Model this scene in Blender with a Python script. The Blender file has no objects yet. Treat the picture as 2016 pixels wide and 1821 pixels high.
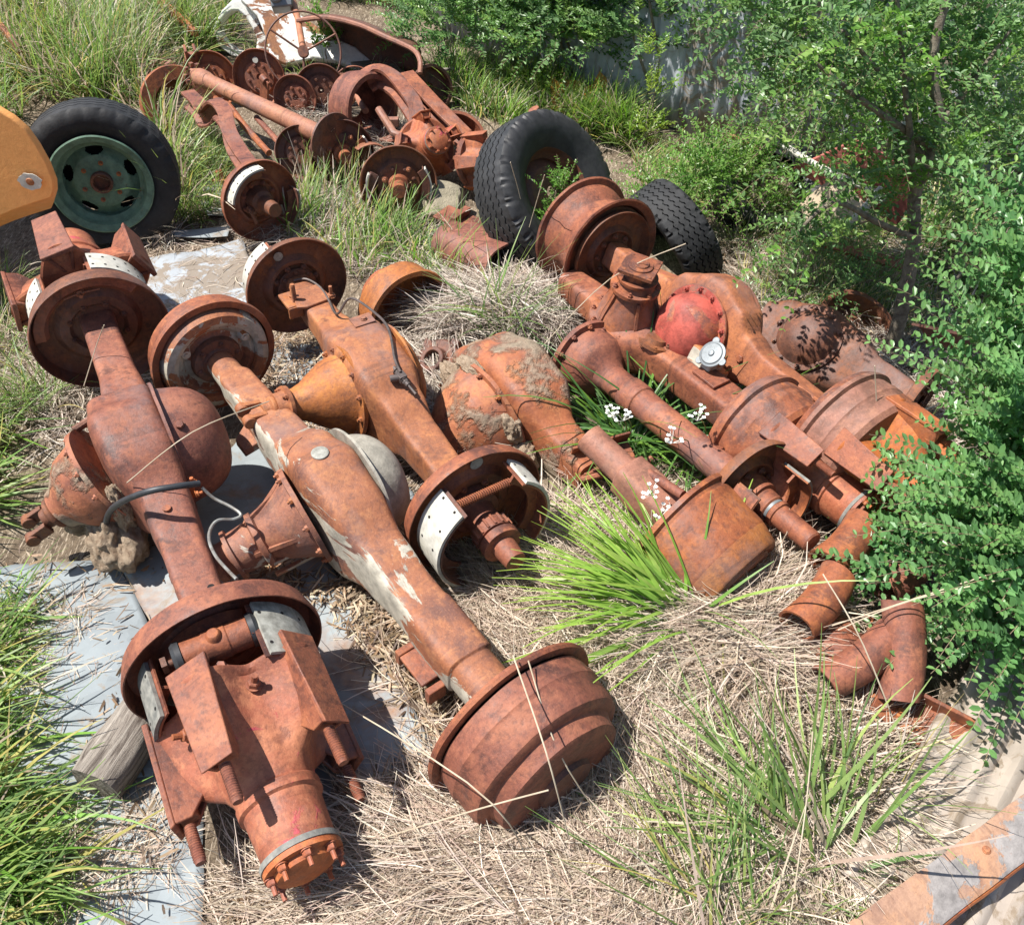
import bpy, bmesh, math, random
import numpy as np
from mathutils import Vector, Matrix, noise as mnoise
R = math.radians
random.seed(7); RNG = np.random.default_rng(7)
scene = bpy.context.scene
COL = scene.collection

# ------------------------------------------------------------------ camera, sky, sun
CAM_H, PITCH, FPX, CX, CY = 2.0, R(43), 1746.0, 1008.0, 910.5
cd = bpy.data.cameras.new("camera"); cam = bpy.data.objects.new("camera", cd); COL.objects.link(cam)
cam.location = (0, 0, CAM_H); cam.rotation_euler = (R(90) - PITCH, 0, 0)
cd.sensor_fit = 'HORIZONTAL'; cd.angle = 2 * math.atan(CX / FPX); cd.clip_start = 0.02; cd.clip_end = 500
scene.camera = cam
SUNV = Vector((-0.50, -0.03, 1.0)).normalized()       # towards the sun
elev = math.asin(SUNV.z); azim = math.atan2(SUNV.x, SUNV.y)
w = bpy.data.worlds.new("World"); scene.world = w; w.use_nodes = True
nt = w.node_tree; nt.nodes.clear()
sky = nt.nodes.new('ShaderNodeTexSky'); sky.sky_type = 'NISHITA'; sky.sun_disc = False
sky.sun_elevation = elev; sky.sun_rotation = azim
bg = nt.nodes.new('ShaderNodeBackground'); bg.inputs[1].default_value = 0.085
wo = nt.nodes.new('ShaderNodeOutputWorld')
nt.links.new(sky.outputs[0], bg.inputs[0]); nt.links.new(bg.outputs[0], wo.inputs[0])
sd = bpy.data.lights.new("sun", 'SUN'); sd.energy = 5.0; sd.angle = R(0.5); sd.color = (1.0, 0.96, 0.90)
so = bpy.data.objects.new("sun", sd); COL.objects.link(so)
so.rotation_euler = SUNV.to_track_quat('Z', 'Y').to_euler(); so.location = SUNV * 30
scene.view_settings.view_transform = 'Standard'; scene.view_settings.look = 'None'
scene.view_settings.gamma = 1.0; scene.view_settings.exposure = 0.86
scene.render.resolution_x = 1024; scene.render.resolution_y = 924

cp, sp = math.cos(PITCH), math.sin(PITCH)
def P(px, py, z=0.0):
    """point of the scene seen at reference pixel (2016 wide) at height z"""
    a = (px - CX) / FPX; b = -(py - CY) / FPX
    d = (a, cp + b * sp, -sp + b * cp)
    t = (z - CAM_H) / d[2]
    return Vector((d[0] * t, d[1] * t, z))
def PD(px, py, dist):
    """point at horizontal distance Y=dist"""
    a = (px - CX) / FPX; b = -(py - CY) / FPX
    d = (a, cp + b * sp, -sp + b * cp); t = dist / d[1]
    return Vector((d[0] * t, d[1] * t, CAM_H + d[2] * t))
def pix(p):
    p = np.asarray(p, dtype=float); x = p[..., 0]; y = p[..., 1]; z = p[..., 2] - CAM_H
    f = y * cp - z * sp; u = y * sp + z * cp
    f = np.where(f < 0.05, 0.05, f)
    return CX + x / f * FPX, CY - u / f * FPX
def inpoly(px, py, poly):
    r = np.zeros(px.shape, bool); n = len(poly)
    for i in range(n):
        x1, y1 = poly[i]; x2, y2 = poly[(i + 1) % n]
        if y1 == y2: continue
        c = ((py >= min(y1, y2)) & (py < max(y1, y2)))
        r ^= c & (px < (py - y1) * (x2 - x1) / (y2 - y1) + x1)
    return r

# ------------------------------------------------------------------ object helpers
def tag(o, label=None, cat=None, group=None, kind=None):
    if label: o['label'] = label
    if cat: o['category'] = cat
    if group: o['group'] = group
    if kind: o['kind'] = kind
    return o
def frame(O, X, roll=0.0):
    X = Vector(X).normalized(); Z = Vector((0, 0, 1))
    if abs(X.z) > 0.98: Z = Vector((0, 1, 0))
    Y = Z.cross(X).normalized(); Z = X.cross(Y)
    M = Matrix((X, Y, Z)).transposed().to_4x4(); M.translation = Vector(O)
    return M @ Matrix.Rotation(roll, 4, 'X')
def thing(name, label, cat, M, group=None):
    o = bpy.data.objects.new(name, None); COL.objects.link(o)
    o.empty_display_size = 0.1
    if isinstance(M, Matrix): o.matrix_world = M
    else: o.location = M
    return tag(o, label, cat, group)
def TM(x=0, y=0, z=0): return Matrix.Translation((x, y, z))
def RX(a): return Matrix.Rotation(a, 4, 'X')
def RY(a): return Matrix.Rotation(a, 4, 'Y')
def RZ(a): return Matrix.Rotation(a, 4, 'Z')
def catmull(pts, k=6):
    pts = [Vector(p) for p in pts]; out = []
    for i in range(len(pts) - 1):
        p0 = pts[max(i - 1, 0)]; p1 = pts[i]; p2 = pts[i + 1]; p3 = pts[min(i + 2, len(pts) - 1)]
        for j in range(k):
            t = j / k
            out.append(0.5 * ((2 * p1) + (p2 - p0) * t + (2 * p0 - 5 * p1 + 4 * p2 - p3) * t * t + (3 * p1 - p0 - 3 * p2 + p3) * t ** 3))
    out.append(pts[-1]); return out
class G:
    def __init__(s): s.v = []; s.f = []
    def add(s, V, F, M=None):
        o = len(s.v)
        if M is not None: V = [M @ Vector(v) for v in V]
        s.v += [tuple(v) for v in V]; s.f += [tuple(i + o for i in f) for f in F]; return s
    def loft(s, rings, M=None, caps=True, closed=False):
        n = len(rings[0]); V = [p for r in rings for p in r]; F = []
        m = len(rings)
        for i in range(m if closed else m - 1):
            a = i * n; b = ((i + 1) % m) * n
            for j in range(n): k = (j + 1) % n; F.append((a + j, a + k, b + k, b + j))
        if caps and not closed: F.append(tuple(range(n))[::-1]); F.append(tuple((m - 1) * n + j for j in range(n)))
        return s.add(V, F, M)
    def lathe(s, prof, n=40, M=None, closed=False):
        """revolve (x, r) about X; closed = profile is a loop (ring)"""
        rings = []
        for (x, r) in prof:
            rings.append([(x, r * math.cos(2 * math.pi * j / n), r * math.sin(2 * math.pi * j / n)) for j in range(n)])
        return s.loft(rings, M, caps=not closed, closed=closed)
    def sector(s, prof, a0, a1, n=16, M=None):
        """closed profile loop (x, r) swept from angle a0 to a1 (degrees)"""
        rings = []
        for j in range(n + 1):
            a = R(a0 + (a1 - a0) * j / n); rings.append([(x, r * math.cos(a), r * math.sin(a)) for x, r in prof])
        return s.loft(rings, M)
    def box(s, c, d, M=None, taper=1.0):
        x, y, z = [k / 2 for k in d]; t = taper
        V = [(-x, -y, -z), (x, -y * t, -z * t), (x, y * t, -z * t), (-x, y, -z), (-x, -y, z), (x, -y * t, z * t), (x, y * t, z * t), (-x, y, z)]
        V = [(a + c[0], b + c[1], e + c[2]) for a, b, e in V]
        return s.add(V, [(0, 3, 2, 1), (4, 5, 6, 7), (0, 1, 5, 4), (1, 2, 6, 5), (2, 3, 7, 6), (3, 0, 4, 7)], M)
    def cyl(s, x0, x1, r, r2=None, n=20, M=None):
        return s.lathe([(x0, r), (x1, r if r2 is None else r2)], n, M)
    def tube(s, pts, r, n=8, M=None):
        pts = [Vector(p) for p in pts]; rings = []; prev = None; m = len(pts)
        for i, p in enumerate(pts):
            t = (pts[min(i + 1, m - 1)] - pts[max(i - 1, 0)]).normalized()
            if prev is None:
                u = t.cross(Vector((0, 0, 1)))
                if u.length < 0.01: u = t.cross(Vector((1, 0, 0)))
            else: u = prev - t * prev.dot(t)
            u.normalize(); prev = u; v = t.cross(u)
            rr = r[i] if isinstance(r, (list, tuple)) else r
            rings.append([p + (u * math.cos(2 * math.pi * j / n) + v * math.sin(2 * math.pi * j / n)) * rr for j in range(n)])
        return s.loft(rings, M)
    def hexb(s, M, r=0.012, h=0.011, shank=0.0, washer=True):
        """hex head standing up along +X of M"""
        if washer: s.lathe([(0, r * 1.25), (0.002, r * 1.25)], 14, M)
        s.lathe([(0.002, r), (h * .85, r), (h, r * .82)], 6, M)
        if shank: s.lathe([(h, r * .5), (h + shank, r * .5)], 10, M)
        return s
    def stud(s, M, r=0.012, L=0.07, pitch=0.0035, n=14):
        pr = []; k = int(L / pitch)
        for i in range(k): pr += [(i * pitch, r), (i * pitch + pitch * .5, r * .86)]
        pr.append((L, r * .8)); return s.lathe(pr, n, M)
    def poly(s, pts, t, M=None):
        """flat polygon of (x, y) extruded by thickness t along z"""
        n = len(pts); V = [(x, y, 0) for x, y in pts] + [(x, y, t) for x, y in pts]
        F = [tuple(range(n))[::-1], tuple(range(n, 2 * n))] + [(i, (i + 1) % n, n + (i + 1) % n, n + i) for i in range(n)]
        return s.add(V, F, M)
    def build(s, name, mat, parent=None, bevel=0.0, ang=35, rough=0.0, smooth=True, inlay=None, imat=None):
        me = bpy.data.meshes.new(name); nf0 = len(s.f)
        if inlay is not None: s.add(inlay.v, inlay.f)
        me.from_pydata(s.v, [], s.f)
        if inlay is not None: me.polygons.foreach_set('material_index', [0] * nf0 + [1] * (len(s.f) - nf0))
        bm = bmesh.new(); bm.from_mesh(me)
        bmesh.ops.recalc_face_normals(bm, faces=bm.faces); bm.to_mesh(me); bm.free()
        if rough:
            for v in me.vertices:
                p = v.co * 14; v.co += Vector((mnoise.noise(p), mnoise.noise(p + Vector((9, 2, 5))), mnoise.noise(p + Vector((3, 7, 1))))) * rough
        if smooth:
            me.shade_smooth()
            try: me.set_sharp_from_angle(angle=R(ang))
            except Exception: pass
        me.materials.append(mat)
        if imat is not None: me.materials.append(imat)
        o = bpy.data.objects.new(name, me); COL.objects.link(o)
        if parent is not None: o.parent = parent
        if bevel:
            b = o.modifiers.new("bevel", 'BEVEL'); b.width = bevel; b.segments = 2; b.limit_method = 'ANGLE'; b.angle_limit = R(40); b.harden_normals = False
        return o
class GB:
    """a set of hex bolts, each linked as an object of its own"""
    def __init__(s): s.m = []
    def hexb(s, M, r=0.012, h=0.011, shank=0.0, washer=True): s.m.append((M.copy(), r, h, shank)); return s
    def build(s, name, mat, parent=None, **k):
        me = None; out = []
        for Mx, r, h, sh in s.m:
            if me is None:
                g = G(); g.hexb(Matrix(), r, h, sh); o = g.build(name, mat, parent); me = o.data; key = (r, h, sh)
            else:
                if key != (r, h, sh): g = G(); g.hexb(Matrix(), r, h, sh); o = g.build(name, mat, parent); me = o.data; key = (r, h, sh)
                else: o = bpy.data.objects.new(name, me); COL.objects.link(o); o.parent = parent
            o.matrix_basis = Mx; out.append(o)
        return out
def rrect(x, hy, hz, e=4.0, n=28, oy=0.0, oz=0.0):
    """superellipse ring in the YZ plane at x"""
    out = []
    for j in range(n):
        a = 2 * math.pi * (j + .5) / n; c, s_ = math.cos(a), math.sin(a)
        out.append((x, oy + hy * math.copysign(abs(c) ** (2 / e), c), oz + hz * math.copysign(abs(s_) ** (2 / e), s_)))
    return out
def interp_sections(secs, k=5):
    """smoothly interpolated list of (x, hy, hz, e, oy, oz)"""
    secs = [tuple(q) + (0,) * (6 - len(q)) for q in secs]
    out = []
    for i in range(len(secs) - 1):
        a, b = secs[i], secs[i + 1]
        for j in range(k):
            t = j / k; u = t * t * (3 - 2 * t)
            out.append(tuple([a[0] + (b[0] - a[0]) * t] + [a[m] + (b[m] - a[m]) * u for m in range(1, 6)]))
    out.append(secs[-1]); return out

# ------------------------------------------------------------------ materials
class NT:
    def __init__(s, name):
        s.m = bpy.data.materials.new(name); s.m.use_nodes = True; s.t = s.m.node_tree; s.n = s.t.nodes; s.l = s.t.links
        s.b = s.n['Principled BSDF']
        s.tc = s.n.new('ShaderNodeTexCoord').outputs['Object']
    def noise(s, scale, detail=6, rough=.6, vec=None, dist=0.0):
        x = s.n.new('ShaderNodeTexNoise'); x.inputs['Scale'].default_value = scale; x.inputs['Detail'].default_value = detail
        x.inputs['Roughness'].default_value = rough; x.inputs['Distortion'].default_value = dist
        s.l.new(vec or s.tc, x.inputs['Vector']); return x.outputs['Fac']
    def ramp(s, fac, stops):
        r = s.n.new('ShaderNodeValToRGB'); e = r.color_ramp.elements
        while len(e) < len(stops): e.new(0.5)
        for i, (p, c) in enumerate(stops):
            e[i].position = p; e[i].color = (c[0], c[1], c[2], 1) if isinstance(c, tuple) else (c, c, c, 1)
        s.l.new(fac, r.inputs[0]); return r.outputs[0]
    def mix(s, f, a, b):
        m = s.n.new('ShaderNodeMix'); m.data_type = 'RGBA'
        for sock, val in ((m.inputs[0], f), (m.inputs[6], a), (m.inputs[7], b)):
            if isinstance(val, (int, float)): sock.default_value = val
            elif isinstance(val, tuple): sock.default_value = (val[0], val[1], val[2], 1)
            else: s.l.new(val, sock)
        return m.outputs[2]
    def vec(s, sx, sy, sz, rot=(0, 0, 0)):
        m = s.n.new('ShaderNodeMapping'); m.inputs['Scale'].default_value = (sx, sy, sz); m.inputs['Rotation'].default_value = rot
        s.l.new(s.tc, m.inputs[0]); return m.outputs[0]
    def bump(s, h, strength=.3, dist=.004, prev=None):
        b = s.n.new('ShaderNodeBump'); b.inputs['Strength'].default_value = strength; b.inputs['Distance'].default_value = dist
        s.l.new(h, b.inputs['Height'])
        if prev is not None: s.l.new(prev, b.inputs['Normal'])
        s.l.new(b.outputs[0], s.b.inputs['Normal']); return b.outputs[0]
    def set(s, col=None, rough=None, metal=None, spec=None):
        for k, v in (('Base Color', col), ('Roughness', rough), ('Metallic', metal), ('Specular IOR Level', spec)):
            if v is None: continue
            if isinstance(v, (int, float)): s.b.inputs[k].default_value = v
            elif isinstance(v, tuple): s.b.inputs[k].default_value = (v[0], v[1], v[2], 1)
            else: s.l.new(v, s.b.inputs[k])
        return s
def rust(name, base=(.222, .077, .045), hi=(.335, .125, .065), lo=(.082, .034, .026), paint=None, amt=0.5, pscale=6, mud=None, mamt=.5, sc=1.0, sheen=.0, pstretch=(1, 1, 1), dirt=.55, side=0.0):
    t = NT(name)
    big = t.noise(5 * sc, 8, .65, dist=.4); fine = t.noise(60 * sc, 6, .7); mid = t.noise(17 * sc, 8, .7)
    c = t.ramp(big, [(.36, lo), (.46, base), (.55, base), (.66, hi)])
    c = t.mix(t.ramp(mid, [(.52, 0.0), (.62, .75)]), c, hi); c = t.mix(t.ramp(mid, [(.36, .7), (.44, 0.0)]), c, lo)
    c = t.mix(t.ramp(fine, [(.34, .6), (.52, 0.0)]), c, lo)
    # runs and stains with a shape of their own, and a tone of each casting's own
    st_ = t.noise(4.5 * sc, 7, .7, vec=t.vec(3.2, .55, .8, (0, 0, .5)), dist=.8); c = t.mix(t.ramp(st_, [(.56, 0.0), (.66, .55)]), c, tuple(k * .62 for k in lo)); c = t.mix(t.ramp(st_, [(.34, .5), (.42, 0.0)]), c, tuple(k * 1.12 for k in hi))
    oi = t.n.new('ShaderNodeObjectInfo'); hs = t.n.new('ShaderNodeHueSaturation'); t.l.new(c, hs.inputs['Color'])
    for nm, lo_, hi_ in (('Hue', .496, .505), ('Value', .82, 1.15), ('Saturation', .96, 1.12)):
        mr = t.n.new('ShaderNodeMapRange'); t.l.new(oi.outputs['Random'], mr.inputs[0]); mr.inputs[3].default_value = lo_; mr.inputs[4].default_value = hi_; t.l.new(mr.outputs[0], hs.inputs[nm])
    c = hs.outputs[0]
    sheen_col = tuple(k * .8 for k in (.22, .15, .14))
    spk = t.noise(150 * sc, 5, .75); c = t.mix(t.ramp(spk, [(.55, 0.0), (.70, .38)]), c, tuple(min(k * 1.3, .7) for k in hi)); c = t.mix(t.ramp(spk, [(.30, .55), (.42, 0.0)]), c, tuple(k * .6 for k in lo))
    c = t.mix(t.ramp(t.noise(3.1 * sc, 7, .7, vec=t.vec(1, 1.3, .9)), [(.54, 0.0), (.70, .6)]), c, sheen_col)  # purplish-grey patches paint a metallic sheen into the rust colour
    rg = t.ramp(mid, [(.3, .48), (.7, .80)])
    h = fine
    if paint:
        pn = t.noise(pscale, 9, .66, vec=t.vec(*pstretch), dist=.6)
        if side:
            sx = t.n.new('ShaderNodeSeparateXYZ'); t.l.new(t.n['Texture Coordinate'].outputs['Normal'], sx.inputs[0])
            ma = t.n.new('ShaderNodeMath'); ma.operation = 'MULTIPLY_ADD'; t.l.new(sx.outputs['Z'], ma.inputs[0]); ma.inputs[1].default_value = -side; t.l.new(pn, ma.inputs[2]); pn = ma.outputs[0]
        pm = t.ramp(pn, [(1 - amt - .012, 0.0), (1 - amt + .012, 1.0)])
        dirt = t.ramp(t.noise(22, 6, .7), [(.35, tuple(k * dirt for k in paint)), (.6, paint)])
        c = t.mix(pm, c, dirt)
    if mud:
        mm = t.ramp(t.noise(5.5, 10, .6, vec=t.vec(1.1, .9, 1)), [(1 - mamt - .05, 0.0), (1 - mamt, .75), (1 - mamt + .05, 1.0)])
        mc = t.ramp(t.noise(40, 8, .7), [(.3, tuple(k * .5 for k in mud)), (.65, mud)])
        c = t.mix(mm, c, mc)
    t.set(c, rg, 0.0, .45)
    b = t.bump(fine, .5, .003); b = t.bump(mid, .4, .006, b)
    b = t.bump(t.noise(220, 3, .6), .25, .0012, b)
    if paint: b = t.bump(pm, .5, .0015, b)
    if mud: b = t.bump(mm, .9, .012, b)
    return t.m
def plain(name, c, c2=None, rough=.6, metal=0.0, scale=12, bump=.2, bd=.003, spec=.5, rng=(.35, .65)):
    t = NT(name); c2 = c2 or tuple(k * .6 for k in c)
    f = t.noise(scale, 8, .65); t.set(t.ramp(f, [(rng[0], c2), (rng[1], c)]), rough, metal, spec)
    b = t.bump(f, bump, bd); t.bump(t.noise(scale * 9, 4, .6), bump, bd * .4, b); return t.m
def veg(name, gloss=.45, trans=.35, tint=(1, 1, 1)):
    """colour comes from the per-blade attribute; thin leaf with light passing through"""
    t = NT(name); a = t.n.new('ShaderNodeAttribute'); a.attribute_name = 'tint'
    c = a.outputs['Color']; c = t.mix(t.ramp(t.noise(35, 3, .6), [(.3, .25), (.6, 0.0)]), c, (.03, .035, .015))
    t.set(c, gloss, 0, .4)
    tr = t.n.new('ShaderNodeBsdfTranslucent'); t.l.new(c, tr.inputs[0])
    hs = t.n.new('ShaderNodeHueSaturation'); hs.inputs['Saturation'].default_value = 1.1; hs.inputs['Value'].default_value = 1.5
    t.l.new(c, hs.inputs['Color']); t.l.new(hs.outputs[0], tr.inputs[0])
    mx = t.n.new('ShaderNodeMixShader'); mx.inputs[0].default_value = trans
    t.l.new(t.b.outputs[0], mx.inputs[1]); t.l.new(tr.outputs[0], mx.inputs[2])
    t.l.new(mx.outputs[0], t.n['Material Output'].inputs['Surface']); return t.m
M = {}
M['rust'] = rust('rust')
M['rust_orange'] = rust('rust_orange', (.285, .108, .052), (.40, .165, .072), (.13, .055, .036))
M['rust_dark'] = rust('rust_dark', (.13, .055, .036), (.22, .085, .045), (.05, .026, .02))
M['rust_pale'] = rust('rust_pale', (.30, .135, .09), (.38, .18, .11), (.16, .075, .05))
M['rust_hub'] = rust('rust_hub', (.33, .105, .055), (.46, .18, .09), (.17, .06, .035), paint=(.50, .075, .09), amt=.36, pscale=7)
M['rust_cream'] = rust('rust_cream', (.30, .115, .055), (.42, .18, .08), (.15, .065, .045), paint=(.46, .42, .34), amt=.515, pscale=6.5, pstretch=(.45, 1.5, 1.5), side=.13)
M['cream'] = rust('cream_cover', (.33, .15, .085), (.42, .2, .1), (.2, .1, .07), paint=(.36, .33, .27), amt=.62, pscale=4)
M['rust_red'] = rust('rust_red', (.28, .09, .06), (.40, .15, .09), (.09, .045, .045), paint=(.43, .085, .06), amt=.55, pscale=9, dirt=.45)
M['rust_redspot'] = rust('rust_redspot', (.26, .10, .06), (.38, .15, .08), (.13, .055, .04), paint=(.42, .085, .075), amt=.33, pscale=6)
M['rust_flame'] = rust('rust_flame', (.32, .105, .05), (.42, .15, .065), (.14, .055, .035), paint=(.48, .12, .05), amt=.36)
M['rust_mud'] = rust('rust_mud', (.33, .115, .055), (.44, .18, .08), (.2, .07, .04), mud=(.30, .235, .165), mamt=.45)
M['mud'] = plain('mud', (.46, .36, .26), (.24, .17, .115), .97, 0, 38, 1.0, .014, spec=.1)
M['lining'] = plain('lining', (.36, .355, .31), (.17, .165, .14), .8, 0, 45, .35, .002)
M['lining_white'] = plain('lining_white', (.56, .54, .47), (.36, .34, .29), .8, 0, 30, .35, .002)
M['lining_dark'] = plain('lining_dark', (.26, .25, .22), (.12, .12, .11), .8, 0, 45, .35, .002)
M['rubber'] = plain('rubber', (.032, .032, .033), (.012, .012, .013), .55, 0, 25, .25, .002)
M['rubber_old'] = plain('rubber_old', (.022, .023, .025), (.009, .009, .010), .75, 0, 18, .5, .004)
M['black'] = plain('dark_opening', (.012, .009, .008), (.005, .004, .004), .9)
M['hose'] = plain('hose', (.035, .038, .042), (.02, .02, .022), .5, 0, 40, .2, .001)
M['pipe'] = plain('brake_pipe', (.30, .31, .29), (.12, .09, .07), .5, .3, 30, .2, .001)
M['pipe_dark'] = plain('brake_pipe_dark', (.13, .10, .09), (.06, .05, .045), .5, .3, 30, .2, .001)
M['green_rim'] = rust('green_rim', (.10, .075, .045), (.20, .10, .05), (.05, .04, .03), paint=(.125, .22, .155), amt=.62, pscale=4)
M['orange'] = rust('orange_paint', (.55, .26, .09), (.6, .3, .12), (.35, .15, .07), paint=(.84, .37, .11), amt=.66, pscale=3, dirt=.88)
M['rust_streak'] = rust('rust_streak', (.30, .115, .06), (.40, .17, .08), (.15, .065, .045), paint=(.48, .44, .37), amt=.36, pscale=6, pstretch=(.5, 1.6, 1.6))
M['white_paint'] = rust('white_paint', (.26, .12, .07), (.36, .18, .1), (.12, .06, .04), paint=(.80, .79, .74), amt=.54, pscale=5, pstretch=(.6, 1, 1.3), dirt=.8)
M['zinc_cap'] = plain('zinc_cap', (.22, .24, .25), (.15, .165, .17), .5, .3, 20)
M['stone'] = plain('stone', (.36, .31, .22), (.18, .16, .11), .9, 0, 14, .8, .01)
M['bark'] = plain('bark', (.26, .22, .165), (.09, .07, .05), .9, 0, 38, 1.0, .008)
M['twig'] = plain('twig', (.24, .17, .10), (.10, .075, .05), .8, 0, 30)
M['flower'] = plain('flower', (.85, .85, .80), (.7, .7, .6), .6)
M['grass'] = veg('grass_blade', .42, .35); M['straw'] = veg('straw', .6, .18); M['leaf'] = veg('leaf', .34, .42)
def galv(name, rustamt=.25, white=(.50, .53, .55), dirt=(.57, .66)):
    t = NT(name)
    vo = t.n.new('ShaderNodeTexVoronoi'); vo.inputs['Scale'].default_value = 26; t.l.new(t.tc, vo.inputs['Vector'])
    bw = t.n.new('ShaderNodeRGBToBW'); t.l.new(vo.outputs['Color'], bw.inputs[0])
    c = t.mix(.35, t.ramp(t.noise(6, 7, .6), [(.3, tuple(k * .72 for k in white)), (.65, white)]), t.ramp(bw.outputs[0], [(.2, tuple(k * .7 for k in white)), (.7, white)]))
    rm = t.ramp(t.noise(3.2, 9, .65, dist=.5), [(1 - rustamt - .08, 0.0), (1 - rustamt + .1, 1.0)])
    c = t.mix(rm, c, t.ramp(t.noise(20, 6, .7), [(.35, (.16, .07, .035)), (.65, (.36, .19, .09))]))
    d = t.ramp(t.noise(7, 9, .72, dist=1), [(dirt[0], 0.0), (dirt[1], .85)]); c = t.mix(d, c, (.22, .17, .12))
    t.set(c, .68, .15, .3); b = t.bump(t.noise(8, 6, .6), .25, .01); t.bump(t.noise(90, 4, .6), .2, .001, b); return t.m
M['galv'] = galv('galvanised_sheet', .22, (.24, .27, .285)); M['galv_white'] = galv('galvanised_white', .30, (.37, .40, .43), (.47, .53))
M['galv_rust'] = galv('galvanised_rusty', .42, (.27, .30, .31)); M['cream_iron'] = galv('cream_corrugated', .24, (.42, .36, .305), (.51, .57))
M['fence_iron'] = galv('fence_iron', .12, (.46, .49, .52))
# ------------------------------------------------------------------ axle components (local X = along the axle)
def housing(secs, mat, par, name='housing', rough=.0012, n=28):
    g = G(); g.loft([rrect(x, hy, hz, max(e, 2), n, oy, oz) for x, hy, hz, e, oy, oz in interp_sections(secs)])
    return g.build(name, mat, par, rough=rough, ang=50)
def plate(par, x, rad, mat, face=1, depth=.03, name='backing_plate', lip=.010, hole=.06):
    """dished backing plate; its hollow side looks along +X when face=1"""
    f = face; r = rad
    prof = [(x, hole * .5), (x, hole * 1.3), (x + f * .012, hole * 1.5), (x + f * .012, r * .55), (x - f * .006, r * .64), (x - f * .006, r * .86), (x + f * .004, r * .93), (x + f * depth, r * .985), (x + f * depth, r),
            (x + f * (depth - lip), r + .002), (x - f * .010, r * .955), (x - f * .014, r * .86), (x - f * .014, r * .64), (x + f * .004, r * .55), (x + f * .002, hole * 1.5), (x - f * .010, hole * 1.3), (x - f * .010, hole * .5)]
    g = G(); g.lathe(prof, 72, closed=True); o = g.build(name, mat, par, rough=.0012, ang=40)
    b = GB()
    for k in range(8):
        a = 2 * math.pi * k / 8 + .3; q = r * .42
        for s_ in (f,):
            b.hexb(TM(x + s_ * .011, q * math.cos(a), q * math.sin(a)) @ (Matrix() if s_ > 0 else RZ(math.pi)), .009, .008, .004)
    b.build('plate_bolt', mat, o)
    return o
def shoe(par, x, rad, a0, a1, mat, matl, wide=.085, thick=.008, holes=True, label=None, rows=(.25, .75)):
    g = G(); r = rad
    g.sector([(x, r), (x + wide, r), (x + wide, r - .005), (x, r - .005)], a0, a1, 20)
    xm = x + wide / 2; g.sector([(xm - .004, r - .004), (xm + .004, r - .004), (xm + .004, r - .035), (xm - .004, r - .035)], a0 - 2, a1 + 2, 20)
    s_ = g.build('brake_shoe', mat, par, rough=.0006)
    l = G(); e = 3 if a1 > a0 else -3
    l.sector([(x + .002, r + .001), (x + wide - .002, r + .001), (x + wide - .002, r + thick), (x + .002, r + thick)], a0 + e, a1 - e, 22)
    h = G()
    if holes:
        m = 6
        for k in range(m):
            a = R(a0 + e * 2 + (a1 - a0 - 4 * e) * k / (m - 1))
            for t in rows:
                Mh = TM(x + wide * t, (r + thick - .001) * math.cos(a), (r + thick - .001) * math.sin(a)) @ RX(a) @ RZ(math.pi / 2)
                h.cyl(0, .0016, .0042, n=10, M=Mh)
    lo = l.build('brake_lining', matl, par, rough=.0005, inlay=h if holes else None, imat=M['black'] if holes else None)
    if label: lo['label'] = label
    return s_
def spring(par, p0, p1, rad=.011, wire=.0026, turns=18, mat=None, name='return_spring'):
    p0, p1 = Vector(p0), Vector(p1); d = p1 - p0; Lg = d.length; Mx = frame(p0, d)
    pts = [Mx @ Vector((Lg * i / (turns * 8), rad * math.cos(i * math.pi / 4), rad * math.sin(i * math.pi / 4))) for i in range(turns * 8 + 1)]
    g = G(); g.tube(pts, wire, 6); return g.build(name, mat or M['rust'], par)
def cover(par, x, y0, rad, bulge, mat, sgn=1, flange=.03, oz=0, name='cover', plug=True):
    """domed rear cover along sgn*Y"""
    pr = [(0, rad + flange), (.008, rad + flange), (.010, rad + .004)]
    for k in range(1, 13):
        a = math.pi / 2 * k / 12; pr.append((.010 + bulge * math.sin(a) ** .9, max(rad * math.cos(a) ** .75, .002)))
    g = G(); Mx = TM(x, sgn * y0, oz) @ RZ(sgn * math.pi / 2); g.lathe(pr, 64, Mx)
    if plug: g.hexb(Mx @ RX(.5) @ TM(bulge * .25, 0, rad * .98) @ RY(-math.pi / 2), .012, .014)
    return g.build(name, mat, par, rough=.002, ang=45)
def carrier(par, x, y0, rad, prof, mat, sgn=-1, tilt=0.0, yaw=0.0, nb=12, ribs=4, flange=.02, name='diff_carrier', oz=0, bolt_r=.009):
    """differential carrier: lathe profile (distance, radius) along sgn*Y, with bolted flange and ribs"""
    Mx = TM(x, sgn * y0, oz) @ RZ(sgn * math.pi / 2 + yaw) @ RY(tilt)
    g = G(); g.lathe([(0, rad + flange), (.014, rad + flange), (.016, rad + .002)] + prof, 48, Mx)
    for k in range(ribs):
        a = 2 * math.pi * k / ribs + .4; L = prof[-1][0]
        V = [(.012, 0, rad * .95), (.012, 0, rad * .4), (L * .72, 0, prof[-1][1] * .5), (L * .72, 0, prof[-1][1] * 1.06)]
        Mr = Mx @ RX(a); th = .006
        VV = [(p[0], s_ * th, p[2]) for s_ in (-1, 1) for p in V]
        g.add(VV, [(0, 1, 2, 3), (7, 6, 5, 4), (0, 3, 7, 4), (1, 5, 6, 2), (3, 2, 6, 7), (0, 4, 5, 1)], Mr)
    o = g.build(name, mat, par, rough=.0016, ang=40)
    b = GB()
    for k in range(nb):
        a = 2 * math.pi * k / nb; rr = rad + flange * .45
        b.hexb(Mx @ TM(.014, rr * math.cos(a), rr * math.sin(a)), bolt_r, .010, .006)
    b.build('flange_bolt', mat, o)
    return o, Mx
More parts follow.
